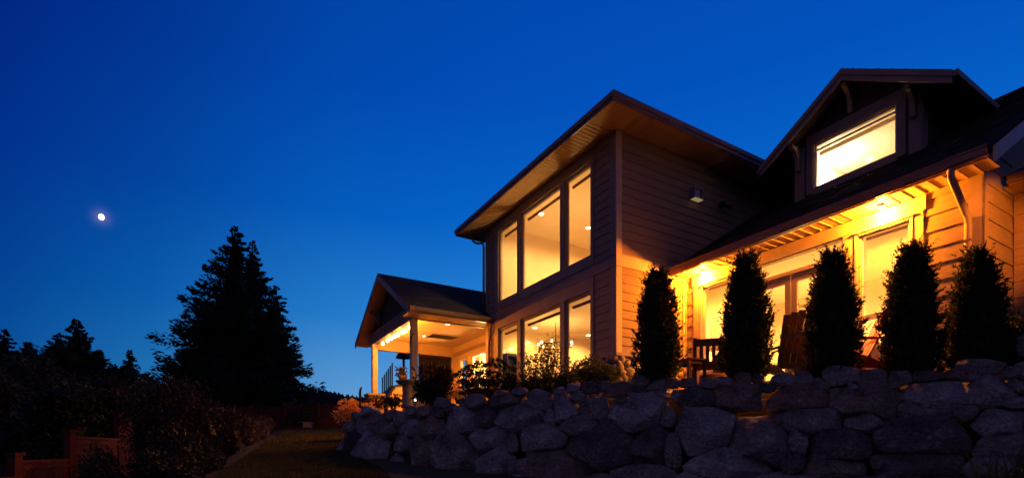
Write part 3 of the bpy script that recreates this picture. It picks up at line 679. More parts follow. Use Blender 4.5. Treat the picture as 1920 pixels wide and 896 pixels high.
# gable wall and dentil beam
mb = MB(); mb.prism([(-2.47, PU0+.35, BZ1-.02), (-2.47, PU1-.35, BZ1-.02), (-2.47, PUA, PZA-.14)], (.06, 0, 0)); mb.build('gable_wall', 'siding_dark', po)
mb = MB(); mb.box(PV-.10, PV+.10, UR-.12, UL+.55, BZ0, BZ1-.06); mb.box(PV-.13, PV+.10, UR-.12, UL+.55, BZ1-.06, BZ1)
k = UR
while k < UL+.4: mb.box(PV-.125, PV-.10, k, k+.11, BZ0+.16, BZ1-.06); k += .22
mb.build('beam', 'trim', po)
mb = MB(); mb.box(PV+.1, -.0, UR-.10, UR+.06, BZ0+.02, BZ1-.08); mb.build('beam', 'trim', po)
mb = MB(); mb.box(PV+.1, PBV-.01, UL+.35, UL+.55, BZ0-.12, BZ1-.08); mb.build('beam', 'trim_light', po)
for u, nm in ((UR, 0), (UL, 1)):
    mb = MB(); mb.box(PV-.10, PV+.10, u-.10, u+.10, 2.2, BZ0-.001); mb.build('post', 'trim_light', po)
    mb = MB(); mb.box(PV-.34, PV+.34, u-.34, u+.34, 2.12, 2.198); mb.build('plinth_cap', 'stone_pale', po)
    mb = MB(); rr = random.Random(5+nm); z = .95
    while z < 2.1:
        hh = .09+.07*rr.random(); zt = min(z+hh, 2.118)
        for ax in range(4):
            t = -.28
            while t < .28:
                L = min(.12+.16*rr.random(), .28-t+.001); dp = .28+.02*rr.random(); q0, q1 = t+.006, t+L-.006
                if q1-q0 > .02:
                    bx = [(q0, q1, -dp, -.2), (q0, q1, .2, dp), (-dp, -.2, q0, q1), (.2, dp, q0, q1)][ax]
                    mb.box(PV+bx[0], PV+bx[1], u+bx[2], u+bx[3], z+.006, zt-.004)
                t += L
        z = zt
    mb.box(PV-.27, PV+.27, u-.27, u+.27, .9, 2.1); mb.build('plinth', 'cobble', po)
bracket(10.6, 5.25, po, -2.47, .42, .09, .5)
mb = MB(); mb.box(PV+.1, PBV, UR+.06, UL+.35, BZ1-.10, BZ1-.08); mb.build('porch_ceiling', 'ceil', po)
mb = MB(); 
for a in np.arange(UR+.1, UL+.3, .14): mb.box(PV+.1, PBV, a, a+.012, BZ1-.106, BZ1-.1)
mb.build('ceiling_groove', 'soffit', po)
PCZ = BZ1-.106
def pc(px, py): return zceil(px, py, PCZ)
for px, py in ((840, 607), (797, 630)):
    v, u = pc(px, py); downlight(v, u, PCZ, 680, WARM, 'glow', .085, po)
a_, b_ = pc(811, 637), pc(850, 623); cv, cu = (a_[0]+b_[0])/2, (a_[1]+b_[1])/2
mb = MB(); mb.box(cv-.55, cv+.55, cu-.35, cu+.35, PCZ-.02, PCZ-.004); mb.build('ceiling_heater', 'dark', po)
mb = MB(); mb.box(cv-.62, cv+.62, cu-.42, cu-.35, PCZ-.03, PCZ-.003); mb.box(cv-.62, cv+.62, cu+.35, cu+.42, PCZ-.03, PCZ-.003); mb.box(cv-.62, cv-.55, cu-.35, cu+.35, PCZ-.031, PCZ-.003); mb.box(cv+.55, cv+.62, cu-.35, cu+.35, PCZ-.031, PCZ-.003); mb.build('heater_frame', 'trim_light', po)
# back wall of the porch: glazed door and window, lit within
po_ops = [(10.25, 11.05, 1.5, 3.85), (7.6, 9.9, 2.3, 3.85)]
mb = MB(); wallcut(mb, PB, 6.4, UL+.55, 1.0, BZ1-.1, po_ops); mb.build('wall', 'trim_light', po)
for a, b, z0, z1 in po_ops:
    w = window(PB, a+.06, b-.06, z0+.06, z1-.06, 'vinyl'); w.parent = po; w.name = 'porch_window'
mb = MB(); mb.box(PBV-.03, PBV-.002, 6.5, UL+.34, 4.05, 4.2); mb.build('crown_board', 'trim', po)
mb = MB(); mb.quad((PBV+.6,6.5,1.2),(PBV+.6,UL+.5,1.2),(PBV+.6,UL+.5,4.3),(PBV+.6,6.5,4.3)); mb.build('interior_wall', 'room', po)
lamp('porch_room_lamp', 'POINT', (PBV+.32, 9.6, 3.6), 260, WARM2, H, .06)
# far side: dark sliding screen door beside a half wall
FU = UL+.44
fv0, _ = onu(787, 700, FU); fv1, fz1 = onu(843, 664, FU)
mb = MB(); mb.box(fv0, fv1, FU-.05, FU+.02, 1.3, BZ0-.12); sc_ = mb.build('screen_door', mat('screen', (.006, .005, .005), .6, .2, 4., spec=.1), po)
mb = MB(); mb.box(fv0-.05, fv0, FU-.07, FU+.03, 1.3, BZ0-.12); mb.box(fv1, fv1+.05, FU-.07, FU+.03, 1.3, BZ0-.12); mb.box(fv0, fv1, FU-.07, FU-.052, BZ0-.20, BZ0-.13); mb.build('frame', 'black_metal', sc_)
mb = MB(); mb.box(fv1+.06, PBV-.02, FU-.06, FU+.06, 1.2, BZ0-.13); mb.build('corner_board', 'trim_light', po)
h0, hz0 = onu(727, 746, FU); h1, hz1 = onu(741, 723, FU); h2, hz2 = onu(760, 717, FU)
mb = MB(); mb.prism([(h0, FU-.08, 1.0), (fv0-.06, FU-.08, 1.0), (fv0-.06, FU-.08, hz2-.08), (h1, FU-.08, hz1-.05), (h0, FU-.08, hz0-.02)], (0, .14, 0)); mb.build('half_wall', 'trim_light', po)
mb = MB(); mb.bar((h0-.05, FU-.02, hz0+.02), (h1, FU-.02, hz1), .22, .07); mb.bar((h1, FU-.02, hz1), (fv0-.06, FU-.02, hz2-.02), .22, .07); mb.build('wall_cap', 'dark', po)
mb = MB(); mb.box(PV-.3, PBV, UR-.3, UL+.6, 1.0, 1.22); mb.build('porch_floor', 'stone_pale', po)
# string of globe bulbs under the gable beam
sl_ = tag(empty('string_lights', tuple(HO)+(0,), HROT), 'string of glowing globe bulbs under the porch gable beam', 'string lights')
bv = PV+.16
bp = [(767,613),(760,619.5),(754,622),(746,627),(740,630),(734,633.5),(727,637.5),(718,643)]
pts = []
for px, py in bp:
    u, z = onv(px, py, bv); pts.append((bv, u, z))
for p in pts:
    mb = MB(); mb.lathe([(.008, .06), (.016, .045)] + [(.058*math.sin(t)+.001, .058*math.cos(t)-.02) for t in np.linspace(.25, math.pi, 9)], p, 12); mb.build('bulb', 'glow', sl_, True)
mb = MB(); wp = []
for a, b in zip(pts[:-1], pts[1:]):
    for t in (0, .33, .66): wp.append((a[0], a[1]+(b[1]-a[1])*t, a[2]+(b[2]-a[2])*t+.07-.03*math.sin(t*math.pi)))
mb.tube(wp, .006, 5); mb.build('wire', 'black_metal', sl_)
for k in (0, 3, 6): lamp('bulb_light', 'POINT', (bv+.1, pts[k][1], pts[k][2]-.05), 150, WARM, H, .06)
# hook on the right post
mb = MB(); a = (PV-.11, UR-.0, 3.55); q = at(780, 655, 1)
mb.box(PV-.125, PV-.10, UR-.02, UR+.02, 3.30, 3.62); mb.tube([(PV-.11, UR, 3.56), (PV-.11, UR-.12, 3.60), (PV-.11, UR-.24, 3.66), (PV-.11, UR-.32, 3.64)], .012, 6); mb.tube([(PV-.11, UR, 3.40), (PV-.11, UR-.14, 3.58)], .01, 6)
mb.build('hanging_bracket', 'black_metal', po)

# ================================================================== furnishings seen through the glass
ch = tag(empty('chandelier'), 'glowing chandelier ring of small bulbs behind the lower left window panes', 'chandelier')
c0 = at(981, 648, 19.0); c0 = HO + d2*1.5 + d1*4.55; cz = 3.35
ch.location = (c0[0], c0[1], 0)
mb = MB(); mb.tube([(.55*math.cos(t), .55*math.sin(t), cz) for t in np.linspace(0, 2*math.pi, 25)], .015, 6); mb.tube([(0,0,cz+.1),(0,0,4.12)], .012, 6)
for k in range(4): a = k*math.pi/2; mb.tube([(.55*math.cos(a), .55*math.sin(a), cz), (0, 0, cz+.35)], .008, 5)
mb.build('ring', 'black_metal', ch)
for k in range(9):
    a = 2*math.pi*k/9+.2; mb = MB(); mb.lathe([(.035*math.sin(t)+.001, .045*math.cos(t)) for t in np.linspace(0, math.pi, 8)], (.55*math.cos(a), .55*math.sin(a), cz+.06), 10); mb.build('bulb', 'glow', ch, True)
lamp('chandelier_lamp', 'POINT', (c0[0], c0[1], cz-.05), 80, WARM2, None, .3)
cb = tag(empty('display_cabinet'), 'dark display cabinet standing behind the left lower window', 'cabinet')
q = HO + d2*.62 + d1*5.88; cb.location = (q[0], q[1], 0); cb.rotation_euler = (0, 0, HROT)
mb = MB(); mb.box(-.3, .3, -.22, .22, 1.55, 2.3); mb.box(-.3, .3, .18, .22, 2.3, 3.1); mb.box(-.3, -.26, -.22, .18, 2.3, 3.1); mb.box(.26, .3, -.22, .18, 2.3, 3.1); mb.box(-.33, .33, -.25, .25, 3.1, 3.18); mb.build('cabinet_body', 'dark', cb)
mb = MB(); mb.box(-.26, .26, -.22, .18, 2.55, 2.57); mb.box(-.26, .26, -.22, .18, 2.8, 2.82); mb.build('shelf', 'dark', cb)
tl = tag(empty('table_lamp'), 'bright shaded table lamp inside the lower right window pane', 'table lamp')
q = HO + d2*1.3 + d1*.75; q = HO + d2*2.0 + d1*1.5; tl.location = (q[0], q[1], 0)
mb = MB(); mb.box(-.3, .3, -.3, .3, 2.05, 2.1); mb.box(-.26, -.22, -.26, -.22, 1.55, 2.05); mb.box(.22, .26, -.26, -.22, 1.55, 2.05); mb.box(-.26, -.22, .22, .26, 1.55, 2.05); mb.box(.22, .26, .22, .26, 1.55, 2.05)
tb_ = mb.build('side_table', 'teak', None); tb_.location = (q[0], q[1], 0); tag(tb_, 'small wooden side table under the lamp inside the lower right pane', 'side table')
mb = MB(); mb.lathe([(.08, 2.1), (.08, 2.12), (.03, 2.16), (.05, 2.24), (.02, 2.32)], n=14); mb.build('lamp_base', 'stone_pale', tl, True)
mb = MB(); mb.lathe([(.17, 2.32), (.12, 2.55)], n=18); mb.build('lamp_shade', 'glow_dim', tl, True)
lamp('table_lamp_light', 'POINT', (q[0], q[1], 2.62), 60, WARM2, None, .1)

# ================================================================== ROCK WALL
B = []   # (cx,cy,w,h) surveyed boulder outlines, photograph pixels
def z7(*L):
    for x, y, w, h in L: B.append((640+x/3, 640+y/3, w/3, h/3))
def z8(*L):
    k = 2.8235
    for x, y, w, h in L: B.append((1240+x/k, 640+y/k, w/k, h/k))
z7((1200,700,400,210),(855,695,200,180),(645,630,220,230),(435,612,155,185),(165,650,230,240),(1690,745,400,105),(1440,588,390,225),(1770,580,280,225),
   (1115,540,265,135),(832,542,212,118),(962,562,58,90),(1340,475,205,108),(1000,430,260,140),(810,430,108,125),(658,442,176,140),(500,480,140,130),(380,470,108,104),
   (1258,372,125,155),(1420,382,160,106),(1695,398,380,180),(1112,338,120,110),(1170,425,62,84),(935,322,115,58),(850,335,62,58),(742,335,84,60),(695,350,50,56),(1022,348,48,56),
   (1298,258,62,48),(1400,255,80,50),(1480,250,92,40),(1325,305,92,56),(1562,268,150,66),(1680,222,112,66),(1770,245,92,72),(1672,266,70,44),(1790,300,140,44),(1885,305,60,62),
   (262,412,62,50),(322,432,82,62),(230,498,105,88),(50,485,62,60),(58,600,105,150),(130,478,80,100),(195,432,60,50),(330,570,92,95),(560,345,70,46),(610,375,60,50),(450,400,80,56),(540,400,66,54),(390,390,60,44),
   (640,755,160,64),(450,745,200,84),(305,700,110,150),(140,395,60,44),(90,425,50,40),(1230,290,60,50),(1000,280,70,36),(900,290,60,30),(1585,330,90,40),(960,700,60,110),(1450,250,40,40),(1060,640,60,60))
z8((168,290,232,82),(428,288,268,106),(712,292,300,138),(785,410,372,130),(1080,416,202,108),(222,456,290,210),(530,512,340,232),(962,532,332,146),(1400,492,500,190),(1360,662,490,140),
   (925,682,330,100),(370,650,380,150),(45,560,110,190),(20,385,110,130),(1110,310,340,190),(1450,280,326,156),(1735,262,260,146),(1325,352,150,84),(1622,370,112,64),(1805,412,260,150),
   (245,216,82,46),(135,215,90,42),(345,208,92,42),(430,200,68,60),(515,202,44,62),(570,242,82,52),(652,205,118,62),(752,190,90,62),(850,222,70,62),(962,178,160,74),(1110,172,140,46),(1275,190,100,60),
   (1405,185,150,42),(1690,132,206,72),(1870,158,90,60),(1885,228,110,70),(1225,225,80,60),(60,215,70,40),(1560,170,110,40),(1640,190,90,40),(1020,240,70,50),(720,520,110,120),(700,640,100,90),(1820,560,240,150),(1760,680,330,110),(1870,320,110,60),(1150,640,80,80))
rb = random.Random(11)
x = 690
while x < 2060:               # footing course, just below the frame
    w = 120+90*rb.random(); B.append((x+w/2, 925+10*rb.random(), w, 80)); x += w
for (x, y, w, h) in ((1965,700,90,70),(1990,790,110,90),(1980,870,120,90),(1960,640,70,40)): B.append((x, y, w, h))
for row_, (yy, hh) in enumerate(((705, 60), (765, 90), (850, 110), (930, 90))):     # the wall runs on past the frame
    x = 2035-20*row_
    while x < 2440: w = 90+110*rb.random(); B.append((x+w/2, yy+12*(rb.random()-.5), w, hh)); x += w
nb = len(B); C = np.array([[b[0], b[1]] for b in B]); S = np.array([[b[2]/2, b[3]/2] for b in B])
TH = np.linspace(0, 2*math.pi, 72, endpoint=False)
def cell(i):
    ct, st = np.cos(TH), np.sin(TH); p = 3.0
    p = 2.4+((i*37) % 10)*.35
    re = 1/((np.abs(ct)/S[i,0])**p + (np.abs(st)/S[i,1])**p)**(1/p)*1.36
    near = [j for j in range(nb) if j != i and abs(C[j,0]-C[i,0]) < 1.4*(S[i,0]+S[j,0]) and abs(C[j,1]-C[i,1]) < 1.4*(S[i,1]+S[j,1])]
    out = np.zeros(len(TH))
    fr = np.linspace(.02, 1, 90)
    P = C[i][None,None]+ (fr[:,None]*re[None])[:,:,None]*np.stack([ct, st], 1)[None]
    own = (np.abs((P-C[i])/S[i])**2).sum(-1)
    ok = np.ones(own.shape, bool)
    for j in near: ok &= own <= (np.abs((P-C[j])/S[j])**2).sum(-1)
    for t in range(len(TH)):
        bad = np.where(~ok[:,t])[0]; out[t] = re[t]*(fr[bad[0]] if len(bad) else 1)
    sm = out.copy()
    for _ in range(1): sm = (np.roll(sm,1)+2*sm+np.roll(sm,-1))/4
    return np.minimum(sm, out*1.03)*.985
import bmesh
bmx = bmesh.new(); bmesh.ops.create_icosphere(bmx, subdivisions=4, radius=1); bmx.verts.ensure_lookup_table()
IV = np.array([v.co[:] for v in bmx.verts]); IF = [tuple(v.index for v in f.verts) for f in bmx.faces]; bmx.free()
bmx = bmesh.new(); bmesh.ops.create_icosphere(bmx, subdivisions=5, radius=1); bmx.verts.ensure_lookup_table()
IV5 = np.array([v.co[:] for v in bmx.verts]); IF5 = [tuple(v.index for v in f.verts) for f in bmx.faces]; bmx.free()
def rockmat(name, c1, c2, c3):
    m = bpy.data.materials.new(name); m.use_nodes = True; t = m.node_tree; b = t.nodes['Principled BSDF']
    b.inputs['Roughness'].default_value = .85; b.inputs['Specular IOR Level'].default_value = .25
    c = t.nodes.new('ShaderNodeTexCoord')
    n = t.nodes.new('ShaderNodeTexNoise'); n.inputs['Scale'].default_value = 1.7; n.inputs['Detail'].default_value = 9; n.inputs['Roughness'].default_value = .66; t.links.new(c.outputs['Object'], n.inputs['Vector'])
    r = t.nodes.new('ShaderNodeValToRGB'); t.links.new(n.outputs['Fac'], r.inputs[0]); ramp(r.color_ramp, [(.36, c1), (.50, c2), (.58, c2), (.64, c3)])
    n2 = t.nodes.new('ShaderNodeTexNoise'); n2.inputs['Scale'].default_value = 26; n2.inputs['Detail'].default_value = 6; t.links.new(c.outputs['Object'], n2.inputs['Vector'])
    r2 = t.nodes.new('ShaderNodeValToRGB'); t.links.new(n2.outputs['Fac'], r2.inputs[0]); ramp(r2.color_ramp, [(.34, (.55, .55, .55)), (.64, (1.2, 1.2, 1.2))])
    mx = t.nodes.new('ShaderNodeMix'); mx.data_type = 'RGBA'; mx.blend_type = 'MULTIPLY'; mx.inputs[0].default_value = .8
    t.links.new(r.outputs[0], mx.inputs[6]); t.links.new(r2.outputs[0], mx.inputs[7]); t.links.new(mx.outputs[2], b.inputs['Base Color'])
    n4 = t.nodes.new('ShaderNodeTexNoise'); n4.inputs['Scale'].default_value = 3.1; n4.inputs['Detail'].default_value = 11; n4.inputs['Roughness'].default_value = .75; n4.inputs['Distortion'].default_value = .8; t.links.new(c.outputs['Object'], n4.inputs['Vector'])
    r4 = t.nodes.new('ShaderNodeValToRGB'); t.links.new(n4.outputs['Fac'], r4.inputs[0]); ramp(r4.color_ramp, [(.30, (.45, .42, .42)), (.47, (.85, .85, .85)), (.60, (1, 1, 1)), (.66, (1.7, 1.65, 1.6))])
    mx4 = t.nodes.new('ShaderNodeMix'); mx4.data_type = 'RGBA'; mx4.blend_type = 'MULTIPLY'; mx4.inputs[0].default_value = .9
    t.links.new(mx.outputs[2], mx4.inputs[6]); t.links.new(r4.outputs[0], mx4.inputs[7]); t.links.new(mx4.outputs[2], b.inputs['Base Color'])
    mp = t.nodes.new('ShaderNodeMapping'); mp.inputs['Rotation'].default_value = (.4, .3, .5); mp.inputs['Scale'].default_value = (5, 5, 16); t.links.new(c.outputs['Object'], mp.inputs[0])
    n3 = t.nodes.new('ShaderNodeTexNoise'); n3.inputs['Scale'].default_value = 1.4; n3.inputs['Detail'].default_value = 10; n3.inputs['Roughness'].default_value = .7; t.links.new(mp.outputs[0], n3.inputs['Vector'])
    bp = t.nodes.new('ShaderNodeBump'); bp.inputs['Strength'].default_value = 1.0; bp.inputs['Distance'].default_value = .09
    t.links.new(n3.outputs['Fac'], bp.inputs['Height']); t.links.new(bp.outputs[0], b.inputs['Normal'])
    return m
RM = [rockmat('granite_grey', (.17, .165, .165), (.33, .315, .31), (.58, .56, .53)), rockmat('granite_blue', (.20, .21, .24), (.42, .43, .46), (.68, .68, .68)),
      rockmat('granite_rust', (.17, .125, .11), (.32, .25, .22), (.54, .44, .38)), rockmat('granite_dark', (.08, .076, .08), (.18, .172, .172), (.36, .345, .33))]
MARKS = [(705, 'flower clump at the wall end'), (792, 'stone birdbath'), (855, 'long-leaved shrub'), (965, 'flat-topped umbel shrub'), (1068, 'airy tall shrub'), (1165, 'clipped boxwood hedge'),
         (1282, 'leftmost columnar cedar'), (1348, 'slatted wooden bench'), (1452, 'second cedar from the left'), (1505, 'dark adirondack chair'), (1620, 'middle columnar cedar'), (1650, 'red adirondack chair'),
         (1772, 'fourth cedar from the left'), (1890, 'rightmost columnar cedar'), (1990, 'ivy-like shrub at the right edge'), (9999, 'bay wall past the ivy-like shrub')]
cols = {}
for i in range(nb): cols.setdefault(next(t for x, t in MARKS if C[i,0] < x), []).append(i)
ORD = ['topmost', 'second from the top', 'third from the top', 'fourth from the top', 'fifth from the top', 'sixth from the top', 'seventh from the top', 'eighth from the top', 'ninth from the top', 'tenth from the top']
ORD += ['%s from the top' % w for w in ('eleventh', 'twelfth', 'thirteenth', 'fourteenth', 'fifteenth', 'sixteenth', 'seventeenth', 'eighteenth', 'nineteenth', 'twentieth', 'twenty-first', 'twenty-second', 'twenty-third', 'twenty-fourth')]
LBL = {}
for mk, L in cols.items():
    for k, i in enumerate(sorted(L, key=lambda q: C[q,1])):
        w, h = 2*S[i]; a = w*h
        ad = ('huge ' if a > 16000 else 'large ' if a > 7000 else 'small ' if a < 1600 else '') + ('broad' if w > 1.9*h else 'upright' if h > 1.1*w else 'blocky')
        LBL[i] = f'{ad} boulder {ORD[k]} below the {mk}'
def snoise(Q, sc, off):
    return np.array([mnoise.noise(Vector((q[0]*sc+off, q[1]*sc, q[2]*sc))) for q in Q])
for i in range(nb):
    rr = random.Random(1000+i); px, py = C[i]
    D = wface(px, py); Pc = Vector(at(px, py, D))
    dA = Vector(at(px-8, py, wface(px-8, py))); dB = Vector(at(px+8, py, wface(px+8, py)))
    tx = (dB-dA); tx.z = 0; tx.normalize(); up = Vector((0, .38, 1)).normalized(); up = (up-tx*up.dot(tx)).normalized(); nrm_ = tx.cross(up).normalized()
    if nrm_.y > 0: nrm_ = -nrm_
    # outline in the wall surface
    rad = cell(i); uv = []
    for t in range(len(TH)):
        qx, qy = px+rad[t]*math.cos(TH[t]), py+rad[t]*math.sin(TH[t]); ray = Vector(((qx-CX)/F, 1, (CY-qy)/F))
        dd = Pc.dot(nrm_)/ray.dot(nrm_); q = ray*dd-Pc; uv.append((q.dot(tx), q.dot(up)))
    uv = np.array(uv); cen = uv.mean(0); uvc = uv
    ang = np.arctan2(uvc[:,1], uvc[:,0]); rr_ = np.hypot(uvc[:,0], uvc[:,1]); o_ = np.argsort(ang); ang, rr_ = ang[o_], rr_[o_]
    size = math.sqrt(2*np.median(rr_)*2*rr_.min())/2
    big = S[i,0]*S[i,1]*4 > 2600
    IVx, IFx = (IV5, IF5) if big else (IV, IF)
    a = np.arctan2(IVx[:,1], IVx[:,0]); r2 = np.hypot(IVx[:,0], IVx[:,1])
    Rr = np.interp(a, np.concatenate([ang-2*math.pi, ang, ang+2*math.pi]), np.tile(rr_, 3))
    rp = np.clip(r2, 0, 1)**.55
    dep = np.median(rr_)*(.52+.15*rr.random()); gr = 1.05
    Q = np.stack([np.cos(a)*Rr*rp*gr, np.sin(a)*Rr*rp*gr, np.sign(IVx[:,2])*np.abs(IVx[:,2])**.6*dep], 1)
    sc_r = np.median(rr_)
    for k in range(rr.randint(2, 4)):       # split sides
        an = rr.random()*2*math.pi; m_ = np.array([math.cos(an), math.sin(an), rr.uniform(.05, .45)]); m_ /= np.linalg.norm(m_)
        pr = Q@m_; h = pr.max()*(.80+.17*rr.random()); Q -= np.outer(np.clip(pr-h, 0, None)*.96, m_)
    for k in range(rr.randint(8, 12)):      # broken front facets
        an = rr.random()*2*math.pi; tl2 = rr.choice((.2, .5, .8, 1.2)); m_ = np.array([math.cos(an)*tl2, math.sin(an)*tl2+.1, 1]); m_ /= np.linalg.norm(m_)
        pr = Q@m_; h = pr.max()*(.60+.24*rr.random()); Q -= np.outer(np.clip(pr-h, 0, None)*.98, m_)
    off = rr.random()*90
    nn_ = IVx
    dsp = snoise(Q, 1.1/sc_r, off)*.035*sc_r + snoise(Q, 2.6/sc_r, off+7)*.028*sc_r
    if big: dsp += np.abs(snoise(Q*np.array([1, 2.2, 1]), 6.5/sc_r, off+3))*.05*sc_r + snoise(Q, 14/sc_r, off+13)*.018*sc_r
    Q = Q+nn_*dsp[:,None]
    push = (rr.random()-.5)*.12*sc_r - .18*dep
    me = bpy.data.meshes.new('boulder')
    me.from_pydata([tuple(tx*q[0]+up*q[1]+nrm_*(q[2]+push)) for q in Q], [], IFx)
    o = link('boulder', me, rr.choice(RM + [RM[0], RM[1]]), None, True); o.location = Pc
    tag(o, LBL[i], 'boulder', 'boulders of the dry-stacked retaining wall')

# ================================================================== PLANTS
def tri_leaves(P, D, U, L, Wd, fold=.0):
    """diamond leaves: base P, direction D, side U, length L, width Wd -> (n*4,3)"""
    n = len(P); L = np.broadcast_to(L, (n,))[:,None]; Wd = np.broadcast_to(Wd, (n,))[:,None]
    a = P; b = P+D*L*.45+U*Wd*.5; c = P+D*L; d = P+D*L*.45-U*Wd*.5
    return np.stack([a, b, c, d], 1).reshape(-1, 3)
def unit(a): return a/np.maximum(np.linalg.norm(a, axis=-1, keepdims=True), 1e-9)
def rdirs(n, rg): return unit(rg.normal(size=(n, 3)))
def core(prof, wob, seed, n=20):
    """lumpy opaque heart of a crown as loose quads"""
    rg = random.Random(seed); G = []
    for r, z in prof:
        ring = []
        for j in range(n):
            a = 2*math.pi*j/n; k = 1+wob*mnoise.noise(Vector((math.cos(a)*2+seed, math.sin(a)*2, z*3))); ring.append((r*k*math.cos(a), r*k*math.sin(a), z))
        G.append(ring)
    V = []
    for k in range(len(G)-1):
        for j in range(n): V += [G[k][j], G[k][(j+1) % n], G[k+1][(j+1) % n], G[k+1][j]]
    return np.array(V)
def cedar(px, d, pb, pt, wpx, label, seed, nleaf=24000, sharp=1.0):
    rg = np.random.default_rng(seed); x, y, zb = at(px, pb, d); zt = (CY-pt)/F*d; h = zt-zb+.05; Rm = wpx/F*d/2*.80
    o = tag(empty('columnar_cedar', (x, y, zb-.05)), label, 'cedar', 'columnar cedars planted along the wall top')
    mb = MB(); mb.tube([(0, 0, -.15), (0, 0, .2), (.01, 0, h*.7)], [.045, .035, .012], 8); mb.build('trunk', 'bark', o)
    prof = lambda t: np.interp(t, [0, .06, .2, .4, .6, .8, .93, 1], [.76, .92, 1.0, .97, .80, .54, .33, .10])
    lump = lambda a, t: 1+.13*np.sin(3*a+seed)*np.sin(7*t+seed)+.12*np.sin(5*a+2*seed+9*t)+.07*np.sin(11*a-13*t)
    nt_ = nleaf//22; m = 22                       # feathery tufts
    t = rg.beta(1.15, 1.2, nt_); a = rg.uniform(0, 2*math.pi, nt_); k = rg.uniform(.62, 1.02, nt_)
    r = Rm*prof(t)*lump(a, t)*k
    tb = np.stack([r*np.cos(a), r*np.sin(a), t*h*.955+.01], 1); ta = unit(np.stack([np.cos(a)*.55, np.sin(a)*.55, np.full(nt_, .9)], 1)+rg.normal(size=(nt_, 3))*.28)
    tl_ = rg.uniform(.09, .21, nt_)*np.where(rg.random(nt_) < .12, 1.5, 1)
    f = rg.uniform(.0, 1, (nt_, m)); ax = np.repeat(ta, m, 0)
    P = np.repeat(tb, m, 0)+ax*(f*tl_[:,None]).reshape(-1, 1)
    D = unit(ax+rg.normal(size=(nt_*m, 3))*.55); U = unit(np.cross(D, rdirs(nt_*m, rg)))
    Lf = rg.uniform(.035, .08, nt_*m)*(1.15-.6*f.reshape(-1))
    V = tri_leaves(P, D, U, Lf, Lf*rg.uniform(.3, .5, nt_*m))
    # leading shoots
    ns = 26; ts = rg.uniform(.6, 1.0, ns); as_ = rg.uniform(0, 2*math.pi, ns); sh = []
    for q in range(ns):
        rq = Rm*float(prof(ts[q]))*.8; b = np.array([rq*math.cos(as_[q]), rq*math.sin(as_[q]), ts[q]*h*.95]); dr = unit(np.array([math.cos(as_[q])*.25, math.sin(as_[q])*.25, 1.0])); m = 45
        f = rg.uniform(0, 1, m); Ls = rg.uniform(.14, .26)*Rm*2
        Pq = b+dr*(f*Ls)[:,None]; Dq = unit(dr+rg.normal(size=(m, 3))*.5); sh.append(tri_leaves(Pq, Dq, unit(np.cross(Dq, rdirs(m, rg))), rg.uniform(.03, .07, m)*(1.2-f*.7), rg.uniform(.012, .026, m)))
    tt = np.linspace(.02, .97, 14)
    cr = core([(Rm*float(prof(q))*.78+.005, q*h*.95) for q in tt], .25, seed)
    arr_mesh('crown', np.concatenate([V]+sh+[cr]), 4, 'cedar', o)
    return o
cedar(1233, 8.35, 712, 506, 88, 'narrow dark cedar before the cobbled corner, leftmost of the five', 21)
cedar(1399, 7.98, 712, 477, 96, 'dark cedar between the slatted bench and dark adirondack chair', 22)
cedar(1560, 7.62, 708, 470, 104, 'dark cedar between the dark adirondack chair and red chair', 23)
cedar(1709, 7.32, 704, 459, 102, 'dark cedar just right of the red chair before the blind window', 24)
cedar(1831, 7.10, 700, 470, 94, 'dark cedar beneath the downspout at the house corner', 25)

def conifer(name, label, px, d, ptop, pbase, wpx, seed, nb_=150, droop=.25, leaf=.42, width=.10, group='conifers against the dusk sky', lean=0, tipn=1.0, shape=.9, full=1.0, rag=.55):
    rg = np.random.default_rng(seed); x, y, zb = at(px, pbase, d); zt = (CY-ptop)/F*d; h = zt-zb; Rm = wpx/F*d/2
    o = tag(empty(name, (x, y, zb)), label, 'conifer', group)
    mb = MB(); mb.tube([(0,0,-1.5), (0,0,h*.5), (lean*.5,0,h*.98)], [h*.022, h*.014, .03], 8); mb.build('trunk', 'bark', o)
    Vs = []
    for k in range(nb_):
        t = 1-(1-(k+rg.random())/nb_)**1.0; t = min(t, .995); az = rg.uniform(0, 2*math.pi)
        L = Rm*((1-t)**shape)*rg.uniform(rag, 1.12)+.05*Rm*(1-t)+.05
        if rg.random() < .09: L = min(L*1.25, Rm*1.02)
        b = np.array([lean*t*.5, 0, t*h*.985]); up = .25+.55*t
        n = int((16+L*42)*full); f = np.sqrt(rg.uniform(.02, 1, n))
        out = np.array([math.cos(az), math.sin(az), 0]); side = np.array([-math.sin(az), math.cos(az), 0])
        zz = f*L*(up*.5)-(f**2)*L*droop+np.clip(f-.8, 0, 1)*L*.5
        sp = (1-f*.8)*L*.24
        P = b+out*(f*L)[:,None]+side*(rg.normal(size=n)*sp)[:,None]; P[:,2] += zz+rg.normal(size=n)*.04*L
        D = unit(out*1.0+side*(rg.normal(size=n)*.7)[:,None]+np.array([0,0,1])*(rg.normal(size=n)*.35+.05+.35*t)[:,None])
        lf = leaf*rg.uniform(.5, 1.1, n)*(.32+.68*(1-t))
        Vs.append(tri_leaves(P, D, unit(np.cross(D, rdirs(n, rg))), lf, width*rg.uniform(.7, 1.6, n)))
    prof = [(Rm*.46*((1-q)**(shape*1.15))*tipn+.02, q*h*.97) for q in np.linspace(0, .93, 18)]
    arr_mesh('crown', np.concatenate(Vs+[core(prof, .55, seed)]), 4, 'needles', o)
    return o
conifer('fir_tree', 'dense low fir between the edge fir and the blunt fir', 52, 27, 640, 790, 120, 40, 150, leaf=.45, width=.08, shape=.9)
conifer('fir_tree', 'broad fir filling the gap right of the bushy fir', 212, 31, 682, 790, 110, 41, 130, leaf=.45, width=.08, shape=.85)
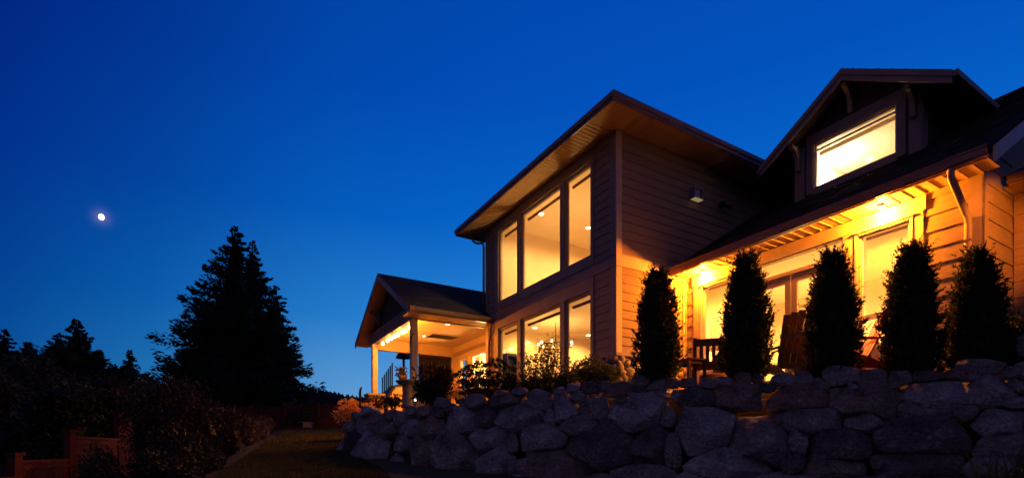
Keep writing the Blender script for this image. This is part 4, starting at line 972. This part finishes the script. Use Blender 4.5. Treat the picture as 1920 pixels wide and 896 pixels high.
conifer('fir_tree', 'dark fir standing low in front of the small lone fir', 275, 29, 700, 790, 90, 42, 120, leaf=.42, width=.08, shape=.9)
conifer('spruce_tree', 'tallest dark spruce behind the lattice fence, ragged pointed top', 441, 34, 420, 770, 305, 31, 330, leaf=.5, width=.085, shape=.97, rag=.55)
conifer('spruce_tree', 'slim second spire close against the right of the tallest spruce', 473, 36, 446, 770, 180, 32, 220, leaf=.45, width=.08, shape=.95, rag=.55)
conifer('spruce_tree', 'shorter spruce with drooping arms at the right of the tall group', 518, 33, 533, 775, 150, 33, 190, leaf=.5, width=.08, shape=.85, rag=.5, droop=.35)
conifer('spruce_tree', 'low spruce filling the left flank of the tallest spruce', 384, 33, 575, 780, 140, 34, 150, leaf=.45, width=.085, shape=.8, rag=.8)
conifer('fir_tree', 'pointed fir rising highest in the left tree group under the moon', 143, 30, 596, 790, 180, 35, 220, leaf=.45, width=.08, shape=1.0)
conifer('fir_tree', 'blunt fir leaning against the pointed fir of the left group', 108, 32, 622, 790, 130, 36, 150, leaf=.45, width=.08, shape=.85)
conifer('fir_tree', 'fir at the left picture edge with a thin tip', 8, 28, 616, 790, 140, 37, 150, leaf=.42, width=.08, shape=1.0)
conifer('fir_tree', 'small lone slender fir in the gap left of the tall spruces', 243, 34, 655, 790, 95, 38, 130, leaf=.42, width=.08, shape=1.05)
conifer('fir_tree', 'bushy fir on the right shoulder of the pointed fir', 185, 30, 655, 790, 140, 39, 150, leaf=.45, width=.08, shape=.8)

def shrub(name, label, cat, loc, rx, ry, h, n, seed, m='leaf', L=(.06, .12), wr=.45, group=None, stems=7, clumps=9, up=.3, corefill=.45, lift=.15, parent=None, hang=0.):
    """leafy shrub: stems fanning to leaf clumps with gaps between"""
    rg = np.random.default_rng(seed); o = tag(empty(name, loc), label, cat, group)
    mb = MB(); cl = []
    for k in range(clumps):
        a = 2*math.pi*(k/clumps)+rg.normal()*.3; q = rg.uniform(.25, .78); zz = h*(lift+(1-lift)*rg.uniform(.15, .86)*(1-.35*q))
        cl.append((rx*q*math.cos(a), ry*q*math.sin(a), zz, rg.uniform(.30, .5)))
    cl.append((0, 0, h*.78, .42))
    for k in range(min(stems, len(cl))):
        c = cl[k]; mb.tube([(c[0]*.1, c[1]*.1, -.1), (c[0]*.5, c[1]*.5, c[2]*.5), (c[0], c[1], c[2])], [.018, .012, .005], 5)
    mb.build('stem', 'bark', o)
    ci = rg.integers(0, len(cl), n); c = np.array(cl)[ci]; D0 = rdirs(n, rg); k = rg.uniform(.35, 1.0, n)**.6
    P = c[:,:3]+D0*np.stack([c[:,3]*rx, c[:,3]*ry, c[:,3]*h*.75], 1)*k[:,None]
    P[:,2] = np.clip(P[:,2], .01, None)
    D = unit(D0*.7+rg.normal(size=(n,3))*.6+np.array([0, 0, up])); D[:,2] -= hang; D = unit(D)
    Lf = rg.uniform(L[0], L[1], n); V = tri_leaves(P, D, unit(np.cross(D, rdirs(n, rg))), Lf, Lf*wr*rg.uniform(.7, 1.2, n))
    parts = [V]
    if corefill: parts.append(core([(rx*corefill*q, h*z) for q, z in ((.3, .02), (.9, .2), (1, .4), (.7, .62), (.1, .75))], .5, seed)*np.array([1, ry/rx, 1]))
    arr_mesh('foliage', np.concatenate(parts), 4, m, o)
    return o
def sz(px, d): return px/F*d
# --- shrubs along the wall top
TOPD = lambda px: wtop(px)[0]
d = 11.3; shrub('lanceleaf_shrub', 'rounded shrub of long pointed leaves between birdbath and umbel shrub', 'shrub', at(815, 757, d), sz(42, d), .5, sz(66, d), 1500, 51, 'leaf_red', (.10, .20), .24, corefill=.5)
# flat-topped umbel shrub
d = 10.6; o = tag(empty('umbel_shrub', at(908, 745, d)), 'tall dark shrub with flat mushroom-like flower heads before the left windows', 'shrub'); rg = np.random.default_rng(52); mb = MB(); V = []
heads = [(863,704,9),(874,697,11),(884,690,11),(900,685,12),(918,688,13),(930,680,13),(942,688,12),(953,694,9),(868,716,10),(890,704,12),(908,700,12),(925,703,13),(945,706,12),(960,712,9),(880,722,11),(900,718,13),(918,720,13),(938,722,13),(955,728,10),(905,735,14),(930,738,14),(885,738,12)]
for hx, hy, hr in heads:
    p = np.array(at(hx, hy, d+rg.uniform(-.3, .3)))-np.array(o.location); r = sz(hr, d)*1.1
    mb.tube([(p[0]*.25, p[1]*.3, 0), (p[0]*.7, p[1]*.7, p[2]*.6), tuple(p)], [.012, .008, .005], 5)
    n = 150; a = rg.uniform(0, 6.28, n); k = np.sqrt(rg.random(n))*r
    P = p+np.stack([k*np.cos(a), k*np.sin(a), .22*r*(1-(k/r)**2)*2+rg.normal(size=n)*.012], 1)
    D = unit(np.stack([np.cos(a), np.sin(a), rg.normal(size=n)*.5-.1], 1)+rg.normal(size=(n,3))*.4); V.append(tri_leaves(P, D, unit(np.cross(D, rdirs(n, rg))), rg.uniform(.03, .07, n), rg.uniform(.02, .04, n)))
n = 700; a = rg.uniform(0, 6.28, n); k = np.sqrt(rg.random(n)); P = np.stack([k*np.cos(a)*.52, k*np.sin(a)*.4, rg.uniform(0, .42, n)], 1); D = rdirs(n, rg); V.append(tri_leaves(P, D, unit(np.cross(D, rdirs(n, rg))), rg.uniform(.07, .14, n), rg.uniform(.03, .06, n)))
mb.build('stem', 'bark', o); arr_mesh('foliage', np.concatenate(V), 4, 'leaf_dark', o)
# airy shrub in front of the middle pane
d = 9.9; o = tag(empty('airy_shrub', at(1022, 742, d)), 'airy twiggy shrub with small leaves in front of the lower middle window', 'shrub'); rg = np.random.default_rng(53); mb = MB(); V = []
for k in range(46):
    tx_ = rg.normal()*.26; hgt = (1.02-abs(tx_)*.8)*rg.uniform(.55, 1.05)*sz(112, d)/1.0; ty = rg.normal()*.2
    pts_ = [np.array([tx_*.2, ty*.2, 0]), np.array([tx_*.7, ty*.7, hgt*.5]), np.array([tx_+rg.normal()*.05, ty, hgt])]
    mb.tube([tuple(p) for p in pts_], [.007, .004, .002], 4, caps=False)
    n = 34; f = rg.uniform(.25, 1, n)**.8; P = np.array([pts_[0]*(1-q)**2+pts_[1]*2*q*(1-q)+pts_[2]*q*q for q in f])+rg.normal(size=(n,3))*.045
    D = unit(rg.normal(size=(n,3))+np.array([0,0,.2])); V.append(tri_leaves(P, D, unit(np.cross(D, rdirs(n, rg))), rg.uniform(.04, .075, n), rg.uniform(.022, .04, n)))
n = 900; a = rg.uniform(0, 6.28, n); k = np.sqrt(rg.random(n)); P = np.stack([k*np.cos(a)*.46, k*np.sin(a)*.4, rg.uniform(0, .36, n)], 1); D = rdirs(n, rg); V.append(tri_leaves(P, D, unit(np.cross(D, rdirs(n, rg))), rg.uniform(.05, .1, n), rg.uniform(.025, .045, n)))
mb.build('stem', 'bark', o); arr_mesh('foliage', np.concatenate(V), 4, 'leaf', o)
d = 9.7; shrub('boxwood_hedge', 'low clipped boxwood hedge against the cobbled tower corner', 'hedge', at(1112, 728, d), sz(56, d), .45, sz(58, d), 9000, 54, 'leaf', (.03, .06), .5, clumps=22, corefill=.5, lift=.0)
d = 10.2; shrub('low_shrub', 'low loose shrub filling between umbel shrub and airy shrub', 'shrub', at(972, 744, d), sz(34, d), .35, sz(40, d), 900, 55, 'leaf_dark', (.05, .10), .4)
d = 9.3; shrub('low_shrub', 'low shrub between the airy shrub and the boxwood hedge', 'shrub', at(1062, 734, d), sz(30, d), .35, sz(34, d), 900, 56, 'leaf', (.05, .09), .45)
d = 6.95; shrub('ivy_shrub', 'leafy shrub at the right picture edge below the bay eave', 'shrub', at(1912, 694, d), sz(46, d), .4, sz(100, d), 2600, 57, 'leaf', (.04, .075), .6, clumps=14)
# lit flowers at the left end of the wall
d = 17.0; shrub('flower_clump', 'orange lit flower clump spilling over the left end of the wall', 'flowers', at(664, 792, d), sz(36, d), .7, sz(40, d), 2400, 58, 'flower', (.08, .17), .28, corefill=.2, clumps=12, hang=.2)
d = 18.0; shrub('flower_clump', 'small glowing plants at the foot of the left porch plinth', 'flowers', at(706, 768, d), sz(28, d), .5, sz(24, d), 900, 59, 'leaf_red', (.06, .12), .3, corefill=.2)
d = 13.2; shrub('low_shrub', 'dark low shrub between the porch plinth and the birdbath', 'shrub', at(738, 762, d), sz(24, d), .4, sz(22, d), 700, 60, 'leaf_dark', (.05, .10), .35)
d = 11.8; shrub('flower_clump', 'low lit yellow plants between the long-leaved shrub and umbel shrub', 'flowers', at(858, 748, d), sz(20, d), .4, sz(24, d), 500, 61, 'flower', (.05, .10), .3, corefill=0)
# grass clumps at the foot of the wall
def blades(name, label, cat, loc, n, L, spread, seed, m='straw', w=.018, group=None):
    rg = np.random.default_rng(seed); o = tag(empty(name, loc), label, cat, group); V = []
    for k in range(n):
        a = rg.uniform(0, 6.28); b = np.array([rg.normal()*spread, rg.normal()*spread*.6, 0]); lean_ = rg.uniform(.2, .95); l = L*rg.uniform(.55, 1.1); out = np.array([math.cos(a), math.sin(a), 0]); sd = np.array([-math.sin(a), math.cos(a), 0])*w*rg.uniform(.6, 1.3)
        prev = None
        for q in range(6):
            f = q/5; p = b+out*(l*lean_*f**1.7)+np.array([0, 0, l*(f-.55*lean_*f**2.6)]); wd = sd*(1-f)**.6
            if prev is not None: V += [prev[0]-prev[1], prev[0]+prev[1], p+wd, p-wd]
            prev = (p, wd)
    arr_mesh('blade_tuft', np.array(V), 4, m, o); return o
gz = lambda px, d: ((px-CX)/F*d, d, z_lawn((px-CX)/F*d, d))
blades('daylily_clump', 'arching strap-leaved clump at the lower right corner', 'ornamental grass', gz(1885, 5.6), 150, .85, .26, 71)
blades('daylily_clump', 'second strap-leaved clump cut by the right picture edge', 'ornamental grass', gz(1965, 5.4), 120, .9, .25, 72)
blades('grass_tuft', 'thin dry grass tuft before the wall below the dark chair', 'ornamental grass', gz(1455, 6.0), 16, .75, .12, 73, w=.008)
blades('grass_tuft', 'thin dry grass tuft before the wall below the leftmost cedar', 'ornamental grass', gz(1300, 6.2), 14, .85, .12, 74, w=.008)
blades('grass_tuft', 'sparse weeds before the wall below the middle cedar', 'ornamental grass', gz(1500, 5.9), 26, .42, .12, 75, m='leaf', w=.014)
# lawn grass
rg = np.random.default_rng(80); V = []; n = 75000
Y = 6.5+22*rg.random(n)**1.6; X = rg.uniform(0, 1, n)
xl = -4.8-(Y-8.3)*.38; xr = np.interp(Y, [6, 9, 12, 16, 30], [-1.2, -2.2, -3.6, -5.1, -9]); X = xl+(xr-xl)*X
Zl = np.array([zg(a, b) for a, b in zip(X, Y)]); P = np.stack([X, Y, Zl-.01], 1); D = unit(rg.normal(size=(n,3))*.35+np.array([0,0,1])); 
tag(arr_mesh('grass', tri_leaves(P, D, unit(np.cross(D, rdirs(n, rg))), rg.uniform(.04, .09, n), rg.uniform(.008, .016, n)), 4, 'grass'), kind='stuff')
# --- flower bed on the left of the lawn
def bed(px, d, wpx, hpx, label, seed, m='leaf_red', n=1500, L=(.05, .11), name='garden_shrub', wr=.4, base=None, **k):
    X = (px-CX)/F*d; z = z_lawn(X, d) if base is None else base
    h = (CY-hpx)/F*d-z
    shrub(name, label, 'shrub', (X, d, z), sz(wpx/2, d), sz(wpx/2, d)*.8, h, n, seed, m, L, wr, 'shrubs of the flower bed by the lawn', **k)
bed(310, 10.5, 150, 712, 'largest leafy bed shrub standing before the tall spruces', 81, n=4200, L=(.06, .12), clumps=18, corefill=.5)
bed(375, 11.5, 100, 716, 'tall bed shrub overlapping the largest leafy shrub on its right', 82, n=2600, clumps=14)
bed(262, 10.5, 60, 705, 'narrow shrub with bright leaf tips left of the largest leafy shrub', 83, 'leaf_pale', 1200, clumps=12, corefill=.2)
bed(430, 14.0, 90, 768, 'mound of mixed shrubs at the bed edge near the fence', 84, n=2200, L=(.06, .12))
bed(465, 17.0, 60, 778, 'low pale flowering mound where the bed meets the lattice fence', 85, 'leaf_pale', 1600, L=(.05, .10))
bed(495, 18.5, 36, 782, 'pale lavender tuft at the lawn corner by the fence', 86, 'leaf_pale', 900, L=(.06, .12), wr=.2)
bed(196, 9.0, 80, 846, 'dark bed shrub against the stepped fence post', 87, 'leaf_dark', 1300)
bed(330, 9.0, 130, 800, 'lower shrub in front of the largest leafy shrub', 88, 'leaf_dark', 2400)
bed(172, 8.3, 90, 836, 'nearest leafy shrub before the stepped fence', 89, 'leaf_dark', 1100, L=(.05, .10), corefill=.2)
bed(300, 7.8, 140, 852, 'low dark shrub at the bottom of the bed', 90, 'leaf_dark', 2200, L=(.05, .10))
bed(385, 9.8, 70, 822, 'small low shrub at the lawn edge', 92, 'leaf_dark', 1300)
# dark broadleaf trees beyond the stepped fence
def broad(px, d, wpx, ptop, label, seed, m='leaf_dark', n=15000, pbase=860):
    rg = np.random.default_rng(seed); x, y, zb = at(px, pbase, d); h = (CY-ptop)/F*d-zb; rx = sz(wpx/2, d)
    o = tag(empty('broadleaf_tree', (x, y, zb)), label, 'tree', 'broadleaf trees beyond the stepped fence')
    mb = MB(); cl = []
    for k in range(26):
        a = rg.uniform(0, 6.28); q = rg.uniform(.1, .8); zz = h*rg.uniform(.12, .88); q *= (1-.5*(zz/h)**2); cl.append((rx*q*math.cos(a), rx*q*math.sin(a), zz, rg.uniform(.25, .42)))
    mb.tube([(0,0,-.5), (0,0,h*.3), (.1,0,h*.7)], [.16, .12, .04], 8)
    for c in cl[:10]: mb.tube([(0,0,c[2]*.4), (c[0]*.6, c[1]*.6, c[2]*.8), c[:3]], [.05, .03, .01], 5)
    mb.build('trunk', 'bark', o)
    ci = rg.integers(0, len(cl), n); c = np.array(cl)[ci]; D0 = rdirs(n, rg); P = c[:,:3]+D0*np.stack([c[:,3]*rx, c[:,3]*rx, c[:,3]*rx*.8], 1)*(rg.random(n)**.5)[:,None]
    D = unit(D0+rg.normal(size=(n,3))*.7+np.array([0,0,-.2])); Lf = rg.uniform(.07, .16, n); V = tri_leaves(P, D, unit(np.cross(D, rdirs(n, rg))), Lf, Lf*.45)
    arr_mesh('crown', np.concatenate([V, core([(rx*.4, .0), (rx*.5, h*.2), (rx*.52, h*.45), (rx*.36, h*.62), (rx*.05, h*.72)], .5, seed)]), 4, m, o)
broad(55, 20, 150, 640, 'rounded dark tree between the edge fir and blunt fir', 101)
broad(90, 17, 190, 668, 'wide dark tree low in front of the blunt fir', 102)
broad(190, 18, 170, 690, 'wide dark tree low in front of the pointed fir', 103)
broad(10, 14, 160, 690, 'dark tree cut by the left picture edge', 104)
broad(280, 19, 110, 706, 'loose dark tree just left of the tall spruces', 105)
broad(120, 13, 200, 730, 'broad dark tree directly behind the stepped fence', 106)
broad(230, 14, 150, 735, 'dark tree behind the tall fence post', 107)
broad(340, 22, 170, 712, 'dark tree under the left flank of the tall spruces', 108)

# ================================================================== FENCES
def fence_run(label, pts, lattice=.45, name='wooden_fence', bottom=1.5):
    """pts: list of (x,y,ztop) posts; each panel steps level between two posts"""
    f = tag(empty(name, (pts[0][0], pts[0][1], pts[0][2]-bottom)), label, 'fence'); o0 = Vector(f.location)
    for k in range(len(pts)-1):
        a, b = Vector(pts[k]), Vector(pts[k+1]); zt = min(a.z, b.z) if a.z != b.z else a.z; zt = b.z
        a2, b2 = Vector((a.x, a.y, 0)), Vector((b.x, b.y, 0)); d = (b2-a2); L = d.length; d.normalize(); n = Vector((-d.y, d.x, 0))
        mb = MB(); nbd = max(3, int(L/.14))
        P = lambda s, z, o=0: tuple(a2+d*s+n*o+Vector((0,0,z))-o0)
        zb_ = zt-bottom
        for q in range(nbd):
            s0, s1 = L*q/nbd+.004, L*(q+1)/nbd-.004; zz = zt-(lattice+.06 if lattice > .1 else .03)
            mb.hexa([P(s0,zb_,-.01),P(s1,zb_,-.01),P(s1,zb_,.01),P(s0,zb_,.01),P(s0,zz,-.01),P(s1,zz,-.01),P(s1,zz,.01),P(s0,zz,.01)])
        mb.build('board_panel', 'fence', f)
        for z in ([zt, zt-lattice, zb_+.3] if lattice > .1 else [zt, zt-.1, zb_+.3]): mb = MB(); mb.bar(P(0, z-.02, -.0), P(L, z-.02, -.0), .07, .05); mb.build('rail', 'fence', f)
        if lattice > .1:
            mb = MB(); s = -lattice
            while s < L:
                for dr, o in ((1, .008), (-1, -.008)):
                    q0, q1 = (s, s+lattice) if dr > 0 else (s+lattice, s); z0, z1 = zt-lattice, zt-.04
                    c0, c1 = q0, q1
                    def cl(q): return min(max(q, 0), L)
                    if abs(cl(c0)-cl(c1)) < .02: continue
                    t0, t1 = (cl(c0)-q0)/(q1-q0), (cl(c1)-q0)/(q1-q0); mb.bar(P(cl(c0), z0+(z1-z0)*t0, o), P(cl(c1), z0+(z1-z0)*t1, o), .008, .035, up=tuple(n.cross(d)))
                s += .15
            mb.build('lattice', 'fence', f)
    for p in pts:
        mb = MB(); q = Vector(p)-o0; mb.box(q.x-.06, q.x+.06, q.y-.06, q.y+.06, q.z-bottom-.2, q.z+.08); mb.box(q.x-.085, q.x+.085, q.y-.085, q.y+.085, q.z+.08, q.z+.12); mb.build('post', 'fence', f)
    return f
fb = [at(660, 758, 27.2), at(597, 758, 27.6), at(534, 758, 28.0)]
fence_run('reddish lattice-topped fence panels at the far end of the lawn', fb, .62, 'lattice_fence', 1.45)
fb2 = [at(532, 764, 28.1), at(470, 764, 28.5), at(408, 764, 29.0), at(346, 764, 29.5)]
fence_run('lower lattice fence panels running left behind the flower bed', fb2, .62, 'lattice_fence', 1.5)
lf = [at(262, 784, 12.9), at(222, 784, 11.9), at(131, 817, 9.5), at(28, 863, 7.9), at(-120, 905, 6.4)]
fence_run('red-brown board fence stepping down along the flower bed', lf, .10, 'stepped_fence', 1.7)

# ================================================================== PATIO FURNITURE & ORNAMENTS
def adirondack(name, label, m, loc, face, cat='chair'):
    o = tag(empty(name, loc, face), label, cat)     # local +x = the way the sitter looks
    mb = MB()
    for k in range(6):
        x0 = -.22+k*.10; z = .36-.0+ (x0+.22)*.22-.08; mb.hexa([(x0,-.28,z-.012),(x0+.085,-.28,z+.008),(x0+.085,.28,z+.008),(x0,.28,z-.012),(x0,-.28,z+.01),(x0+.085,-.28,z+.03),(x0+.085,.28,z+.03),(x0,.28,z+.01)])
    mb.build('seat', m, o)
    mb = MB()
    for k in range(5):
        y = (k-2)*.115; top = 1.06-.025*abs(k-2)**1.4; fan = y*1.28
        a = Vector((-.20, y, .24)); b = Vector((-.58, fan, top)); w = .10
        d = (b-a).normalized(); sx = Vector((0, 1, 0))*w/2*1.08; n = d.cross(Vector((0,1,0))).normalized()*.011
        mb.hexa([tuple(a-sx-n),tuple(a+sx-n),tuple(a+sx+n),tuple(a-sx+n),tuple(b-sx*1.24-n),tuple(b+sx*1.24-n),tuple(b+sx*1.24+n),tuple(b-sx*1.24+n)])
    mb.build('backrest', m, o)
    mb = MB(); mb.bar((-.33,-.33,.50), (-.33,.33,.50), .03, .07); mb.bar((-.455,-.36,.64+.05), (-.455,.36,.64+.05), .03, .06); mb.bar((-.245,-.29,.27), (-.245,.29,.27), .03, .09); mb.build('back_rail', m, o)
    for s in (-1, 1):
        mb = MB(); mb.prism([(.42, s*.28, .43), (.42, s*.28, .31), (-.62, s*.28, .0), (-.74, s*.28, .0), (-.20, s*.28, .30)], (0, s*.028, 0)); mb.build('leg', m, o)
        mb = MB(); mb.box(.30, .42, s*.31-.014, s*.31+.014, 0, .56); mb.build('leg', m, o)
        mb = MB(); mb.prism([(.50, s*.37-.08, .56), (.50, s*.37+.08, .56), (-.30, s*.37+.05, .53), (-.46, s*.37+.03, .53), (-.46, s*.37-.04, .53)], (0, 0, .022)); mb.build('armrest', m, o)
    return o
PZ = ZT+.02
d = 9.15; x, y, _ = at(1472, 700, d); c1 = adirondack('adirondack_chair', 'dark wooden adirondack chair seen from behind between two cedars', 'chair_dark', (x, y, PZ), R(86)); c1.scale = (1.1, .84, 1.1)
d = 8.35; x, y, _ = at(1583, 700, d); c2 = adirondack('adirondack_chair', 'red adirondack chair half hidden between two cedars', 'chair_red', (x, y, PZ), R(164)); c2.scale = (1.05,)*3
# slatted bench chair
o = tag(empty('slatted_bench', at(1345, 705, 9.2)[:2]+(PZ,), R(-16)), 'brown slatted garden bench with vertical back slats beside the second cedar', 'bench')
mb = MB(); mb.bar((-.36, .0, .78), (.5, .0, .78), .04, .13); mb.bar((-.36, 0, .40), (.5, 0, .40), .035, .07)
for k in range(8): mb.box(-.30+k*.105, -.24+k*.105, -.012, .012, .43, .72)
mb.build('backrest', 'teak', o)
for k in range(5): pass
mb = MB()
for k in range(5): mb.box(-.38, .52, .06+k*.10, .14+k*.10, .36, .385)
mb.build('seat', 'teak', o)
for xx, yy, zz in ((-.38, -.02, .86), (.50, -.02, .86), (-.38, .5, .38), (.50, .5, .38)):
    mb = MB(); mb.box(xx-.03, xx+.03, yy-.03, yy+.03, 0, zz); mb.build('leg', 'teak', o)
# low side table
o = tag(empty('low_table', at(1292, 705, 9.25)[:2]+(PZ,), R(24)), 'low brown wooden table between the leftmost cedar and slatted bench', 'table')
mb = MB()
for k in range(6): mb.box(-.20+k*.068, -.138+k*.068, -.22, .22, .44, .465)
mb.build('tabletop', 'teak', o)
mb = MB(); mb.box(-.19, .19, -.2, -.18, .37, .44); mb.box(-.19, .19, .18, .2, .37, .44); mb.box(-.19, -.17, -.18, .18, .37, .44); mb.box(.17, .19, -.18, .18, .37, .44); mb.build('apron', 'teak', o)
for xx in (-.18, .18):
    for yy in (-.19, .19): mb = MB(); mb.box(xx-.022, xx+.022, yy-.022, yy+.022, 0, .44); mb.build('leg', 'teak', o)
# round-backed wicker seat by the wall
x, y, _ = at(1338, 690, 10.6); o = tag(empty('wicker_chair', (x, y, PZ), R(200)), 'wicker chair with scalloped round back against the lower window sash', 'chair')
mb = MB(); pr = [(-.25, -.26, .35)]
for k in range(9):
    a = math.pi*k/8; rr_ = .27+.03*abs(math.sin(a*3)); pr.append((-.25-.02, -rr_*math.cos(a), .62+rr_*math.sin(a)))
pr.append((-.25, .26, .35)); mb.prism(pr, (.05, 0, 0)); mb.build('backrest', 'wicker', o)
mb = MB(); mb.lathe([(.22, .05), (.26, .2), (.28, .36), (.25, .40)], n=18); mb.build('seat', 'wicker', o, True)
# birdbath
d = 12.2; x, y, zt = at(764, 714, d); zb = (CY-764)/F*d
o = tag(empty('birdbath', (x, y, zb)), 'weathered stone birdbath pedestal on top of the wall by the porch', 'birdbath')
h = zt-zb; k = sz(10, d)
mb = MB(); mb.lathe([(k*1.25, 0), (k*1.25, .05), (k*.95, .09), (k*.8, h*.4), (k*.75, h*.65), (k*.95, h*.78), (k*1.1, h*.82)], n=20); mb.build('pedestal', 'stone_pale', o, True)
mb = MB(); mb.lathe([(k*.9, h*.82), (k*1.7, h*.88), (k*2.2, h*.97), (k*2.25, h), (k*2.0, h), (k*1.3, h*.95), (.01, h*.93)], n=24); mb.build('basin', 'stone_pale', o, True)
# potted plant on the porch half wall
v_, z_ = onu(755, 716, FU-.02); q = HO+d2*v_+d1*(FU-.02)
o = tag(empty('potted_plant', (q[0], q[1], z_+.02)), 'dark bowl pot with bushy plant on the porch half wall', 'potted plant')
kk = sz(9, 20.5); mb = MB(); mb.lathe([(kk*.6, 0), (kk*.95, kk*.9), (kk*1.05, kk*1.25), (kk*.95, kk*1.25)], n=18); mb.build('pot', 'pot', o, True)
rg = np.random.default_rng(95); n = 260; P = np.stack([rg.normal(size=n)*kk*.5-kk*.25, rg.normal(size=n)*kk*.4, kk*1.2+rg.random(n)**1.3*kk*1.9], 1); D = rdirs(n, rg); arr_mesh('foliage', tri_leaves(P, D, unit(np.cross(D, rdirs(n, rg))), rg.uniform(.08, .16, n), rg.uniform(.04, .08, n)), 4, 'leaf_dark', o)
# glass railing beyond the porch
o = tag(empty('glass_railing', at(735, 722, 22.6)), 'glass railing with six dark posts beyond the porch', 'railing'); o0 = Vector(o.location)
A_, B_ = (717, 707, 739, 27.5), (735.5, 680, 722, 22.6); tops = []
for k in range(6):
    t = k/5; d = 1/((1-t)/A_[3]+t/B_[3]); px = A_[0]+(B_[0]-A_[0])*t; pt_ = Vector(at(px, A_[1]+(B_[1]-A_[1])*t, d))-o0; pb_ = Vector(at(px, A_[2]+(B_[2]-A_[2])*t, d))-o0
    tops.append((pt_, pb_)); mb = MB(); mb.bar(tuple(pb_-Vector((0,0,.3))), tuple(pt_), .05, .05, up=(0,1,0)); mb.build('post', 'black_metal', o)
mb = MB(); mb.quad(tuple(tops[0][1]), tuple(tops[-1][1]), tuple(tops[-1][0]), tuple(tops[0][0])); mb.build('pane', 'glass', o)
mb = MB(); mb.bar(tuple(tops[0][1]-Vector((0,0,.1))), tuple(tops[-1][1]-Vector((0,0,.1))), .12, .2); mb.build('base_rail', 'dark', o)
# folded-roof patio umbrella silhouette beyond the porch
d = 25.0; x, y, zb = at(757, 722, d); o = tag(empty('patio_umbrella', (x, y, zb)), 'dark patio umbrella standing beyond the porch railing', 'umbrella')
zt = (CY-653)/F*d-zb; ze = (CY-671)/F*d-zb
mb = MB(); mb.tube([(0,0,-.6), (0,0,zt)], .06, 8); mb.build('pole', 'dark', o)
mb = MB(); mb.lathe([(.42, ze), (.40, ze+.02), (.22, zt-.1), (.02, zt)], n=8); mb.build('canopy', 'dark', o)
# bent stake at the left wall end
d = 15.0; o0 = at(675, 758, d); mb = MB(); mb.tube([tuple(np.array(at(a, b, d))-np.array(o0)) for a, b in ((675, 764), (675.5, 748), (675, 736), (676, 729), (678.5, 724.5))], [.035, .035, .04, .035, .012], 8)
o = mb.build('garden_stake', 'dark', None, True); o.location = o0; tag(o, 'thin crooked driftwood stake left of the porch plinth', 'stake')
# planter block by the lattice fence
x, y, z = at(577, 797, 26.5); mb = MB(); mb.box(-.18, .18, -.18, .18, -.12, .12); mb.box(-.22, .22, -.22, .22, .12, .17)
o = mb.build('stone_planter', 'stone_pale'); o.location = (x, y, z); tag(o, 'small pale stone block at the foot of the lattice fence', 'planter')
shrub('low_shrub', 'small dark shrub before the lattice fence beside the stone block', 'shrub', at(560, 800, 26.6), .7, .5, .95, 900, 97, 'leaf_dark', (.08, .16), .4)

# small lit garden light under the long-leaved shrub
d = 12.0; x, y, z = at(779, 757, d); o = tag(empty('garden_light', (x, y, z)), 'tiny white garden light glowing beside the birdbath', 'garden light')
mb = MB(); mb.tube([(0, 0, -.1), (0, 0, .07)], .012, 6); mb.build('stem', 'black_metal', o)
mb = MB(); mb.lathe([(.01, .07), (.028, .075), (.03, .11), (.012, .125)], n=10); mb.build('lamp_head', emis('garden_white', (1, .85, .7), 3.), o, True)
